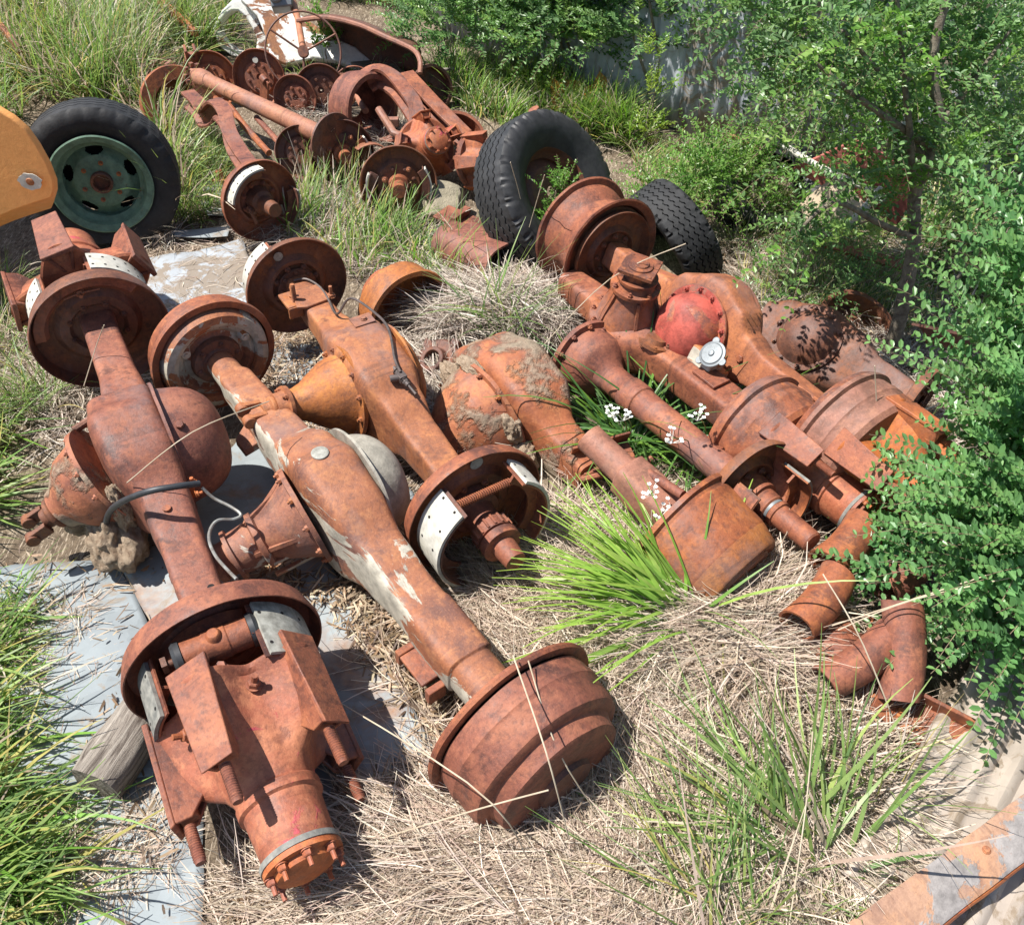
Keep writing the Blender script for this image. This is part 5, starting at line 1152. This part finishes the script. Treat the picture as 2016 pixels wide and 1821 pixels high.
for poly, n in (([(640, 1150), (850, 1150), (1250, 950), (1560, 1080), (1600, 1330), (1740, 1460), (1700, 1860), (420, 1860), (700, 1560), (860, 1480), (780, 1350)], 20000), ([(480, 650), (620, 640), (900, 1180), (640, 1050)], 2500), ([(200, 1030), (640, 1150), (900, 1420), (860, 1500), (640, 1190), (430, 1240)], 2500), ([(-60, 1100), (300, 1100), (340, 1860), (-60, 1860)], 350), ([(1400, 480), (1800, 480), (1950, 900), (1700, 1050)], 4000)):
    p = sample_poly(poly, n); p[:, 2] += RNG.uniform(0, .03, n)
    s_parts.append(blades(p, RNG.uniform(0, 6.28, n), RNG.uniform(.012, .06, n), RNG.uniform(.003, .009, n), RNG.uniform(1.2, 1.6, n), RNG.uniform(-.3, .3, n), 2, pick([(.30, .20, .12), (.20, .13, .08), (.42, .32, .22), (.12, .08, .055), (.50, .40, .28)], n, .2), lat=0, tip=.5, twist=.9, hfun=hgt))
V, F, C = join(s_parts); tag(set_mesh('straw_litter', V, F, M['straw'], C), kind='stuff')
# dry tussock heaps that read as one tuft each
def tuft(name, label, cat, px, py, n, ln, wd, cols, lean=(.1, 1.1), curve=(.4, 1.3), rad=.05, az=None, mat='grass', group=None, seg=6, tipcol=None, z=0.0, dry=0, lat=.3, tip=.12):
    c = ground_at(px, py); c.z += z
    ang = RNG.uniform(0, 2 * math.pi, n) if az is None else RNG.normal(az[0], az[1], n)
    r_ = rad * np.sqrt(RNG.random(n)); a0 = RNG.uniform(0, 6.283, n)
    base = np.stack([r_ * np.cos(a0), r_ * np.sin(a0), np.zeros(n)], -1)
    colr = pick(cols, n, .2)
    if dry: k = RNG.random(n) < dry; colr[k] = pick(YEL + DRY, int(k.sum()), .15)
    gx, gy, gz = c.x, c.y, c.z
    V, F, C = blades(base, ang, RNG.uniform(*ln, n), RNG.uniform(wd * .6, wd * 1.25, n), RNG.uniform(*lean, n), RNG.uniform(*curve, n), seg, colr, lat=RNG.normal(0, lat, n), tip=tip, twist=.6,
                     tipcol=None if tipcol is None else np.array(tipcol), hfun=lambda x, y: hgt(x + gx, y + gy) - gz)
    o = set_mesh(name, V, F, M[mat], C); o.location = c; return tag(o, label, cat, group)
TG = 'green grass tufts'
# bright flat leaved clump in the middle, leaning left
lily = tuft('leafy_clump', 'bright green strap leaved clump fanning left beside the smooth drum', 'plant', 1345, 1215, 170, (.24, .52), .0120, LUSH, (.65, 1.42), (.15, .75), .05, az=(2.65, .55), seg=7, tipcol=(.34, .46, .08), lat=.25, tip=.18)
lily2 = tuft('flowering_grass', 'dark green flowering strap leaved clump between the two rusty tubes', 'plant', 1235, 880, 130, (.28, .60), .0085, DARKG + LUSH[:1], (.4, 1.1), (.5, 1.3), .05, seg=7)
lily3 = tuft('flowering_grass', 'flowering strap leaved clump sprawling right over the near drums', 'plant', 1385, 900, 120, (.28, .58), .0085, DARKG + LUSH[:1], (.5, 1.2), (.5, 1.3), .08, seg=7)
lily4 = tuft('leafy_clump', 'upright strap leaves at the right side of the bright green clump', 'plant', 1352, 1215, 9, (.25, .48), .010, LUSH, (.1, .6), (.2, .8), .04, seg=6)
def flowers(par, heads):
    for k, (px_, py_, zz, bx, by) in enumerate(heads):
        top = P(px_, py_, zz); bot = P(bx, by, .02); lp = lambda p: local(par, p)
        g = G(); g.tube(catmull([lp(bot), lp(bot * .5 + top * .5 + Vector((.01, 0, .03))), lp(top)], 5), .0018, 5); st_ = g.build('flower_stalk', M['stalk'], par)
        f = G(); ct = lp(top)
        for i in range(9):
            o_ = Vector((random.uniform(-.028, .028), random.uniform(-.028, .028), random.uniform(-.006, .018)))
            for j in range(6):
                a = j * 1.047 + i; dd = Vector((math.cos(a), math.sin(a), .7)) * .0068; sd_ = Vector((-math.sin(a), math.cos(a), 0)) * .0028; q_ = ct + o_
                f.add([q_, q_ + dd * .55 + sd_, q_ + dd, q_ + dd * .55 - sd_], [(0, 1, 2, 3)])
            f.tube([ct - Vector((0, 0, .02)), ct + o_], .0008, 4)
        f.build('white_flowers', M['flower'], st_)
M['stalk'] = plain('stalk', (.20, .30, .09), (.12, .2, .06), .5)
for par, hd in ((lily2, [(1212, 812, .36, 1235, 880), (1228, 818, .36, 1240, 880)]), (lily3, [(1375, 818, .36, 1385, 900), (1325, 862, .34, 1370, 905)]), (lily4, [(1282, 965, .32, 1335, 1190), (1330, 1002, .30, 1340, 1190), (1352, 995, .30, 1345, 1190), (1300, 1012, .28, 1335, 1190)])):
    flowers(par, hd)
# lower right tuft
tuft('grass_tuft', 'broad bladed green tuft beside the corrugated sheet at the lower right', 'grass tuft', 1590, 1690, 95, (.20, .48), .0105, GREEN, (.35, 1.25), (.2, 1.0), .08, az=(2.1, .85), group=TG, seg=7, dry=.22)
tuft('grass_tuft', 'green tuft leaning left at the foot of the broad bladed tuft', 'grass tuft', 1540, 1660, 40, (.25, .5), .011, GREEN, (.7, 1.25), (.1, .7), .05, az=(2.5, .5), group=TG, seg=7, dry=.1)
tuft('grass_tuft', 'thin green and yellow tuft at the bottom edge right of the centre', 'grass tuft', 1420, 1850, 70, (.25, .5), .006, GREEN, (.5, 1.2), (.1, .7), .10, az=(2.0, .7), group=TG, seg=6, dry=.45)
tuft('grass_tuft', 'sparse seeding grass tuft against the corner sheet', 'grass tuft', 1730, 1560, 50, (.15, .35), .004, GREEN + YEL, (.1, .8), (.2, .8), .05, group=TG, dry=.4)
tuft('grass_tuft', 'thin seeding tuft in front of the bright orange hub', 'grass tuft', 1690, 1000, 60, (.2, .42), .004, GREEN + YEL + DRY[:3], (.05, .6), (.1, .8), .08, group=TG, dry=.4)
tuft('grass_tuft', 'green tuft growing over the mud caked axle', 'grass tuft', 990, 640, 70, (.2, .42), .007, GREEN, (.1, .9), (.3, 1.3), .10, group=TG, dry=.2)
tuft('grass_tuft', 'green tuft between the rusty cover and the drum of the mud caked axle', 'grass tuft', 880, 560, 150, (.18, .40), .006, GREEN + LUSH[:2], (.05, .9), (.3, 1.1), .12, group=TG, dry=.2)
# left edge clumps
for k, (px_, py_, n, a, lab) in enumerate([(-60, 860, 420, -.35, 'lush green clump at the left edge level with the round cover'), (-90, 1000, 480, -.3, 'lush green clump at the left edge beside the black hose'), (-70, 1290, 240, -.15, 'green clump at the left edge above the wooden block'),
                                    (-90, 1500, 430, -.1, 'dense green clump at the left edge beside the wooden block'), (-70, 1660, 460, .0, 'dense green clump at the left edge near the bottom corner'), (-40, 1800, 340, .1, 'green clump in the bottom left corner')]):
    tuft('grass_tuft', lab, 'grass tuft', px_ - 25, py_, int(n * .42), (.15, .36), .0105, GREEN + LUSH[:1] + YEL[:1], (.5, 1.3), (.1, .9), .15, az=(a, .6), group=TG, seg=6, dry=.06)
tuft('grass_tuft', 'small seeding tuft in front of the far left brake plate', 'grass tuft', 60, 790, 160, (.15, .36), .0045, GREEN, (.2, 1.0), (.2, .9), .12, group=TG, dry=.3)
tuft('grass_tuft', 'loose tuft at the left edge under the far left brake plate', 'grass tuft', 5, 700, 160, (.15, .34), .0045, GREEN, (.2, 1.1), (.2, .9), .14, group=TG, dry=.35)
# fields of tall grass
def field(name, polys, kind='stuff'):
    parts = []
    for poly, n, ln, wd, cols, dry, lean, curve in polys:
        p = sample_poly(poly, n); p = p[keepout(p, CAPS)]; n = len(p)
        cl = .5 + .5 * np.sin(p[:, 0] * 6.3 + 1.7 * np.sin(p[:, 1] * 4)) * np.sin(p[:, 1] * 7.1 + 2 * np.sin(p[:, 0] * 3.1))
        keep = RNG.random(n) < .35 + .65 * cl; p = p[keep]; cl = cl[keep]; n = len(p)
        az = 1.2 * np.sin(p[:, 0] * 4 + p[:, 1] * 3) + RNG.normal(-.3, 1.1, n)
        colr = pick(cols, n, .2); k = RNG.random(n) < dry * (1.5 - cl); colr[k] = pick(DRY + YEL, int(k.sum()), .15)
        parts.append(blades(p, az, RNG.uniform(*ln, n) * (.6 + .6 * cl), RNG.uniform(wd * .6, wd * 1.3, n), RNG.uniform(*lean, n), RNG.uniform(*curve, n), 5, colr, lat=RNG.normal(0, .3, n), twist=.7, hfun=hgt))
    V, F, C = join(parts); tag(set_mesh(name, V, F, M['grass'], C), kind=kind)
field('tall_grass', [
    ([(-300, -20), (420, -20), (430, 40), (330, 130), (290, 200), (330, 260), (360, 330), (380, 420), (340, 470), (300, 250), (150, 215), (0, 190), (-300, 180)], 20000, (.22, .62), .0095, GREEN, .42, (.05, .75), (.2, 1.3)),
    ([(300, 60), (430, 20), (470, 90), (400, 130), (300, 200)], 2600, (.15, .42), .009, GREEN, .4, (.05, .8), (.2, 1.2)),
    ([(-300, 150), (60, 170), (60, 230), (-300, 480)], 2500, (.15, .42), .009, GREEN, .4, (.05, .8), (.2, 1.2)),
    ([(420, -25), (900, -25), (820, 20), (640, 0), (560, -10), (470, -10)], 3000, (.2, .5), .009, GREEN, .25, (.05, .7), (.2, 1.0)),
    ([(340, 230), (400, 260), (450, 340), (430, 420), (380, 470), (345, 450)], 2500, (.10, .24), .005, GREEN, .3, (.2, 1.0), (.3, 1.1)),
    ([(840, 175), (1080, 175), (1230, 250), (1260, 300), (1080, 245), (1000, 250), (930, 225)], 6000, (.16, .36), .0085, LUSH[:2] + GREEN, .2, (.05, .8), (.2, 1.1)),
    ([(1230, 270), (1440, 300), (1560, 400), (1480, 480), (1420, 430), (1270, 380)], 5500, (.08, .22), .005, GREEN, .55, (.2, 1.1), (.3, 1.2)),
    ([(1380, 480), (1620, 460), (1860, 600), (1900, 720), (1700, 640), (1500, 620)], 5200, (.10, .26), .004, GREEN + DARKG, .55, (.3, 1.1), (.3, 1.2)),
    ([(560, 440), (700, 420), (760, 460), (870, 500), (880, 550), (700, 555), (560, 480)], 1000, (.12, .30), .0085, GREEN + LUSH[:1], .40, (.05, .75), (.2, 1.0)),
    ([(1800, 400), (2100, 430), (2100, 700), (1900, 680), (1800, 560)], 3000, (.12, .32), .008, GREEN + DARKG, .3, (.1, 1.0), (.3, 1.2)),
    ([(1560, 300), (1800, 340), (1800, 480), (1560, 440)], 1200, (.12, .3), .007, GREEN + DARKG, .3, (.1, 1.0), (.3, 1.2)),
    ([(590, 345), (700, 340), (730, 400), (600, 420)], 260, (.12, .30), .007, GREEN, .65, (.02, .5), (.1, .8)),
    ([(820, 520), (900, 500), (960, 570), (900, 590)], 700, (.14, .32), .0045, GREEN + LUSH, .3, (.1, .8), (.2, .9)),
    ([(-60, 560), (30, 560), (60, 660), (-60, 700)], 900, (.1, .25), .005, GREEN, .3, (.2, 1.0), (.3, 1.1)),
    ([(-50, 1120), (70, 1150), (60, 1500), (170, 1560), (130, 1900), (-60, 1900)], 3800, (.06, .16), .0045, GREEN + LUSH, .3, (.3, 1.2), (.3, 1.1)),
    ([(1550, 1700), (1750, 1720), (1650, 1900), (1350, 1900)], 900, (.08, .22), .005, GREEN, .3, (.2, 1.0), (.2, 1.0)),
    ([(480, 90), (700, 150), (880, 175), (870, 230), (960, 300), (880, 260), (700, 170), (480, 130)], 900, (.08, .2), .005, GREEN, .3, (.1, .9), (.3, 1.1)),
])
for lab, px_, py_, n, cols, rr in (('dry straw coloured tussock against the round tube', 622, 222, 900, GREY, .14), ('dry tussock beside the curved beam and hub', 790, 268, 800, GREY, .10), ('second dry tussock left of the curved beam drum', 760, 292, 600, GREY, .08),
                         ('brown dry tussock under the front axle brake', 640, 455, 800, GREY, .16), ('small brown tussock beside the green wheel', 320, 470, 300, GREY, .08), ('dry tussock drooping over the mud caked axle', 905, 640, 900, GREY, .10),
                         ('dry tussock between the mud caked axle and the box-shaped centre', 890, 850, 500, GREY, .07), ('dry tussock above the mud caked axle beside the upright pinion neck', 1050, 625, 1000, GREY, .15), ('straw spilling out from under the exposed brake linings', 1010, 1130, 700, DRY, .10), ('dry tussock left of the mud caked axle', 880, 900, 500, GREY, .08), ('grey twiggy tussock right of the red centre', 1480, 620, 300, GREY, .07)):
    tuft('dry_tussock', lab, 'tussock', px_, py_, n, (.07, .24), .0042, cols, (.5, 1.5), (.3, 1.3), rr, mat='straw', group='dry grass tussocks')
# long single stalks
def stalk(label, pts, r=.0016, mat='dry_stalk', cat='grass stalk'):
    g = G(); g.tube(catmull(pts, 5), r, 5); return tag(g.build('dry_stalk', M[mat]), label, cat, 'long dry stalks')
M['dry_stalk'] = plain('dry_stalk', (.56, .48, .36), (.40, .32, .22), .6)
for lab, pts in (
    ('long dry stalk across the corner shrub and pipe pieces', [P(1650, 1240, .22), P(1800, 1180, .35), P(2050, 1125, .5)]),
    ('second long dry stalk below it across the pipe pieces', [P(1550, 1260, .12), P(1750, 1195, .3), P(1950, 1130, .45)]),
    ('pale dry stalk lying over the left of the big ribbed drum', [P(560, 1120 + 200, .02), P(920, 1540, .35), P(1040, 1690, .1)]),
    ('dry stalk standing over the middle of the big ribbed drum', [P(1010, 1290, .42), P(1075, 1480, .44), P(1120, 1650, .2)]),
    ('dry stalk crossing low in front of the big ribbed drum', [P(750, 1650, .05), P(950, 1590, .3), P(1080, 1555, .36)]),
    ('upright straw coloured stalk in the lower right grass', [P(1545, 1821 + 60, .05), P(1585, 1600, .28), P(1600, 1440, .42)]),
    ('yellow stalk bending from the leftmost plate to the cream axle', [P(250, 950, .38), P(380, 850, .55), P(530, 790, .5)]),
    ('pale stalk leaning across the far left brake plate', [P(165, 760, .3), P(190, 680, .42), P(205, 640, .5)]),
    ('dry stalk in the straw below the exposed brake', [P(1190, 1620, .05), P(1100, 1480, .3), P(1040, 1300, .4)]),
    ('dry stalk rising by the fat pipes at the right', [P(1790, 1500, .1), P(1700, 1270, .35), P(1620, 1130, .45)]),
    ('dry seeding stalk in front of the orange hub', [P(1750, 960, .1), P(1730, 840, .35), P(1722, 720, .55)]),
    ('long green yellow stem arching above the red axle', [P(1060, 690, .2), P(1200, 550, .45), P(1350, 480, .6)]),
    ('tall stem with a seed spike in front of the upright tyre', [P(1010, 560, .05), P(1050, 420, .4), P(1072, 345, .62)]),
    ('second tall stem in front of the upright tyre', [P(1035, 540, .05), P(1030, 420, .35), P(1005, 320, .6)])):
    stalk(lab, pts)
# ------------------------------------------------------------------ shrubs
PRIVET = [(.13, .25, .08), (.17, .30, .10), (.09, .18, .065), (.24, .37, .10), (.15, .26, .12), (.20, .34, .14)]
def shrub(name, label, px, py, z0, n, blobs, size, L, m, cols, group, tipc=(.16, .30, .06), droop=.2, up=.5, trunkn=7, cat='shrub', ratio=.5, stemw=.0022, trunk_r=.012, aim=None, dn=.4, uw=1.0):
    """leafy shrub: sprays of opposite leaves spread through overlapping clumps"""
    root = thing(name, label, cat, P(px, py, z0), group); O = np.array(root.location)
    lf_, sv, sf, off = [], [], [], 0; wts = np.array([b[3] ** 2 for b in blobs]); wts /= wts.sum()
    for (bx, by, bz, br), wt in zip(blobs, wts):
        k = int(n * wt); u = unit(RNG.normal(0, 1, (k, 3))); u[:, 2] = np.abs(u[:, 2]) * .9 - .25 * RNG.random(k)
        rr = br * RNG.random(k) ** .45; B = np.array([bx, by, bz]) + u * rr[:, None] * np.array([1, 1, .9])
        D = unit(u * uw + np.array([0, 0, up]) + RNG.normal(0, dn, (k, 3)) + (np.array(aim) if aim is not None else 0))
        lm, (SV, SF) = sprays(B, D, RNG.uniform(L * .6, L * 1.3, k), m, size, cols, droop, stemw, tipc, ratio)
        lf_.append(lm); sv.append(SV); sf.append(SF + off); off += len(SV)
    V, F, C = join(lf_); V = V.copy(); zmin = .01 - root.location.z; V[:, 2] = np.maximum(V[:, 2], zmin)
    set_mesh('foliage', V, F, M['leaf'], C, parent=root, smooth=False)
    set_mesh('twigs', np.concatenate(sv), np.concatenate(sf), M['twig'], parent=root)
    if trunkn:
        g = G()
        for i in range(trunkn):
            b = blobs[i % len(blobs)]; e = Vector((b[0], b[1], b[2])) + Vector((random.uniform(-1, 1), random.uniform(-1, 1), random.uniform(0, 1))) * b[3] * .7
            a = Vector((random.uniform(-.05, .05), random.uniform(-.05, .05), -.02)); mid = (a + e) / 2 + Vector((random.uniform(-.08, .08), random.uniform(-.08, .08), .05))
            pts = catmull([a, mid, e], 6); g.tube(pts, [trunk_r * (1 - .75 * q_ / len(pts)) for q_ in range(len(pts))], 7)
        g.build('stems', M['bark'], root, rough=.002)
    return root
HG = 'leafy shrubs of the overgrown hedge'
HD_OLD = [  # base pixel, height blobs
    ('hedge shrub furthest left above the curved dark panel', 860, 70, 1500, [(-.1, .0, .4, .38), (.35, .1, .65, .45), (.0, .3, 1.0, .4)]),
    ('hedge shrub above the broken pale stick', 1010, 135, 1900, [(-.2, .05, .4, .42), (.25, .0, .45, .40), (.05, .2, .9, .5)]),
    ('hedge shrub behind the orange scrap panel', 1170, 175, 1700, [(-.15, .1, .45, .42), (.3, .1, .55, .42), (.05, .2, .95, .48)]),
    ('hedge shrub above the upright tyre, in the middle of the hedge', 1330, 225, 1600, [(-.1, .2, .50, .38), (.3, .15, .65, .36), (.0, .3, 1.0, .45)]),
    ('hedge shrub left of the tree trunk', 1520, 268, 1300, [(-.15, .25, .60, .33), (.2, .3, .85, .36), (.0, .3, 1.15, .38)]),
    ('hedge shrub right of the tree trunk at the top', 1900, 330, 1900, [(-.1, .2, .65, .36), (.3, .1, .55, .42), (.1, .1, 1.0, .45), (.45, -.15, .35, .35)]),
]
HD = [('hedge shrub furthest left above the curved dark panel', 960, 60, 1200, [(-.15, .0, .3, .35), (.35, .0, .45, .45), (.0, .2, .9, .5)]),
    ('hedge shrub above the broken pale stick', 1020, 150, 1200, [(-.3, .0, .3, .40), (.25, -.05, .35, .42), (.05, .1, .8, .5)]),
    ('hedge shrub behind the orange scrap panel', 1165, 190, 1000, [(-.2, .05, .35, .42), (.3, .1, .45, .42), (.05, .1, .85, .48)]),
    ('hedge shrub above the upright tyre, in the middle of the hedge', 1320, 225, 950, [(-.15, .1, .45, .36), (.3, .1, .6, .36), (.0, .15, .95, .42)]),
    ('hedge shrub left of the tree trunk', 1510, 260, 640, [(-.15, .15, .6, .34), (.2, .2, .8, .36), (.0, .2, 1.15, .40)]),
    ('hedge shrub right of the tree trunk at the top', 1920, 320, 900, [(-.1, .1, .7, .34), (.3, .1, .5, .38), (.1, .1, 1.0, .42), (.5, -.15, .35, .33)])]
for lab, px_, py_, n, bl in HD: shrub('hedge_shrub', lab, px_, py_, 0, n, bl, .032, .26, 13, PRIVET, HG, ratio=.46)
# shoots in the middle distance
SG = 'young leafy shoots growing through the scrap'
YOUNG = [(.14, .28, .05), (.18, .34, .07), (.11, .23, .045)]
shrub('leafy_shoot', 'bright green leafy shoot between the rusty cover and the bare rim', 1075, 545, 0, 130, [(0, 0, .12, .13), (.02, 0, .26, .11), (.05, .0, .38, .06)], .018, .13, 10, YOUNG, SG, up=.9, trunkn=4, trunk_r=.005, stemw=.0018)
shrub('leafy_shoot', 'spreading leafy shoots over the torn tyre', 1365, 450, 0, 300, [(-.1, -.05, .18, .2), (.15, 0, .22, .22), (0, -.1, .3, .15)], .020, .20, 10, YOUNG + PRIVET[3:4], SG, up=.4, trunkn=6, trunk_r=.006)
shrub('leafy_shoot', 'leafy shoots in front of the brown sheet and the tyre', 1490, 430, 0, 80, [(-.1, 0, .25, .2), (.12, 0, .3, .2), (0, 0, .45, .16)], .022, .20, 10, YOUNG + PRIVET, SG, up=.5, trunkn=6, trunk_r=.006)
shrub('leafy_shoot', 'slim yellow green shoot at the foot of the hedge above the upright tyre', 1275, 300, 0, 45, [(0, 0, .12, .08), (0, 0, .3, .07), (-.02, 0, .48, .05)], .022, .14, 8, [(.28, .38, .06), (.22, .34, .06)], SG, up=1.3, trunkn=3, trunk_r=.005)
shrub('leafy_shoot', 'low dark shoots under the tree beside the dark axle', 1620, 610, 0, 130, [(-.15, 0, .1, .18), (.15, 0, .12, .2), (0, .1, .2, .15)], .018, .15, 9, PRIVET, SG, up=.5, trunkn=4, trunk_r=.004)
shrub('leafy_shoot', 'small shoot in front of the white cab shell', 650, 135, 0, 30, [(0, 0, .15, .08), (0, 0, .3, .05)], .026, .14, 8, YOUNG, SG, up=1.2, trunkn=2, trunk_r=.005)
shrub('leafy_shoot', 'tall light sapling sprays before the fence left of the red panel', 1590, 330, 0, 170, [(-.1, 0, .4, .22), (.1, 0, .65, .25), (-.15, .1, .9, .28)], .026, .28, 12, YOUNG + PRIVET, SG, up=.7, trunkn=5, trunk_r=.007)
shrub('leafy_shoot', 'leafy shoots at the right edge behind the young tree', 1960, 430, 0, 420, [(-.1, 0, .25, .25), (.15, 0, .45, .3), (0, .1, .75, .3)], .026, .26, 12, PRIVET, SG, up=.6, trunkn=5, trunk_r=.007)
# tree
tr = thing('young_tree', 'slender grey trunked young tree forking behind the dark axle', 'tree', P(1745, 700, 0)); lt = lambda p: local(tr, p)
base = P(1745, 700, 0); Yt = base.y
T1 = [PD(1745, 700, Yt), PD(1768, 640, Yt), PD(1785, 560, Yt + .02), PD(1800, 470, Yt + .05), PD(1800, 385, Yt + .08), PD(1825, 325, Yt + .1), PD(1832, 290, Yt + .12), PD(1850, 240, Yt + .12), PD(1835, 120, Yt + .15), PD(1872, -40, Yt + .2), PD(1890, -200, Yt + .2)]
g = G(); c_ = catmull([lt(p) for p in T1], 4); g.tube(c_, [.028 - .017 * k / len(c_) for k in range(len(c_))], 12)
for br_ in ([T1[4], PD(1790, 250, Yt), PD(1775, 100, Yt - .02), PD(1760, -60, Yt)], [T1[5], PD(1800, 285, Yt + .1), PD(1755, 250, Yt + .15), PD(1740, 90, Yt + .2)], [T1[0], PD(1790, 660, Yt + .05), PD(1850, 600, Yt + .1), PD(1900, 520, Yt + .2)],
            [T1[7], PD(1900, 180, Yt + .2), PD(1990, 60, Yt + .3)], [T1[3], PD(1730, 440, Yt - .1), PD(1640, 400, Yt - .15), PD(1560, 470, Yt - .2)], [T1[8], PD(1760, 160, Yt), PD(1660, 60, Yt - .1)], [T1[6], PD(1700, 200, Yt - .1), PD(1600, 120, Yt - .15)]):
    c_ = catmull([lt(p) for p in br_], 4); g.tube(c_, [.013 - .009 * k / len(c_) for k in range(len(c_))], 8)
g.build('trunk', M['bark'], tr, rough=.003)
bl = [(PD(px_, py_, Yt + dy), r_) for px_, py_, dy, r_ in ((1620, 60, .3, .22), (1720, 120, .3, .24), (1850, 60, .25, .26), (1960, 130, .3, .28), (1560, 200, .2, .14), (1650, 250, .15, .13), (1740, 330, .1, .12), (1860, 200, .2, .2), (1960, 300, .25, .22), (1700, 480, -.05, .10), (1600, 400, -.1, .10), (1900, 420, .2, .16), (1850, 500, .1, .10), (1500, 90, .3, .2))]
lf_, sv, sf, off = [], [], [], 0
for b, r_ in bl:
    b = b + Vector((0, .22, .06)); k = int(1000 * r_ ** 1.7 * (.3 if (Vector(b) - P(1745, 700)).x < .25 and b.z < .75 else 1)); u = unit(RNG.normal(0, 1, (k, 3))); B = np.array(lt(b)) + u * (r_ * RNG.random((k, 1)) ** .5)
    lm, (SV, SF) = sprays(B, unit(u * .8 + np.array([0, -.1, .35]) + RNG.normal(0, .3, (k, 3))), RNG.uniform(.12, .28, k), 11, .027, PRIVET, .25, .002, (.12, .24, .05), .5)
    lf_.append(lm); sv.append(SV); sf.append(SF + off); off += len(SV)
for a_, b_, k in ((T1[3], PD(1560, 470, Yt - .2), 26), (T1[8], PD(1660, 60, Yt - .1), 30), (T1[6], PD(1600, 120, Yt - .15), 34), (T1[7], PD(1990, 60, Yt + .3), 30), (T1[5], PD(1740, 90, Yt + .2), 26), (T1[5], PD(1900, 330, Yt - .05), 26), (T1[6], PD(1760, 60, Yt - .05), 30), (T1[4], PD(1650, 330, Yt - .1), 26)):
    tt = RNG.uniform(.15, 1.05, (k, 1)); a_, b_ = np.array(lt(a_)), np.array(lt(b_)); B = a_ + (b_ - a_) * tt + RNG.normal(0, .03, (k, 3))
    lm, (SV, SF) = sprays(B, unit((b_ - a_) * .6 + RNG.normal(0, .35, (k, 3)) + np.array([0, 0, .2])), RNG.uniform(.15, .32, k), 12, .026, PRIVET + YOUNG, .35, .002, (.2, .34, .07), .5)
    lf_.append(lm); sv.append(SV); sf.append(SF + off); off += len(SV)
V, F, C = join(lf_); cr = set_mesh('crown', V, F, M['leaf'], C, parent=tr, smooth=False); set_mesh('crown_twigs', np.concatenate(sv), np.concatenate(sf), M['twig'], parent=cr)
# big shrub at the right edge
FG = [(.10, .24, .09), (.13, .29, .11), (.08, .19, .07), (.16, .33, .13)]
def world_blobs(root, items): return [tuple(p - root) + (r_,) for p, r_ in items]
b0 = P(2040, 1000, 0)
shrub('privet_shrub', 'large dense shrub with rows of small oval leaves at the right edge', 2040, 1000, 0, 600, world_blobs(b0, [(P(2110, 650, .66), .18), (P(2120, 820, .62), .24), (P(2090, 960, .45), .20), (P(2150, 540, .85), .18), (P(2130, 1080, .40), .24), (P(2060, 790, .42), .16)]), .031, .34, 16, FG, None, tipc=(.24, .42, .12), up=.75, droop=.22, aim=(-.75, -.1, .35), ratio=.50, dn=.20, uw=.55, stemw=.003, trunkn=8)
b1 = P(2010, 1260, 0)
shrub('privet_shrub', 'lower dense shrub hanging over the corner of the corrugated sheet', 2010, 1260, 0, 300, world_blobs(b1, [(P(2020, 1180, .24), .17), (P(2030, 1260, .22), .13), (P(2090, 1100, .4), .2)]), .030, .26, 13, FG, None, tipc=(.2, .38, .10), up=.4, droop=.25, aim=(-.2, -.2, 0), ratio=.56, stemw=.003, trunkn=5)
b2_ = P(1850, 1180, 0)
shrub('leafy_shoot', 'low leafy shoots creeping over the rusty pipes at the right', 1850, 1180, 0, 46, world_blobs(b2_, [(P(1830, 1100, .22), .10), (P(1760, 1130, .18), .07), (P(1880, 1000, .3), .1)]), .030, .20, 10, FG, SG, up=.2, droop=.2, aim=(-1.2, .2, 0), ratio=.56, stemw=.003, trunkn=3, trunk_r=.005)
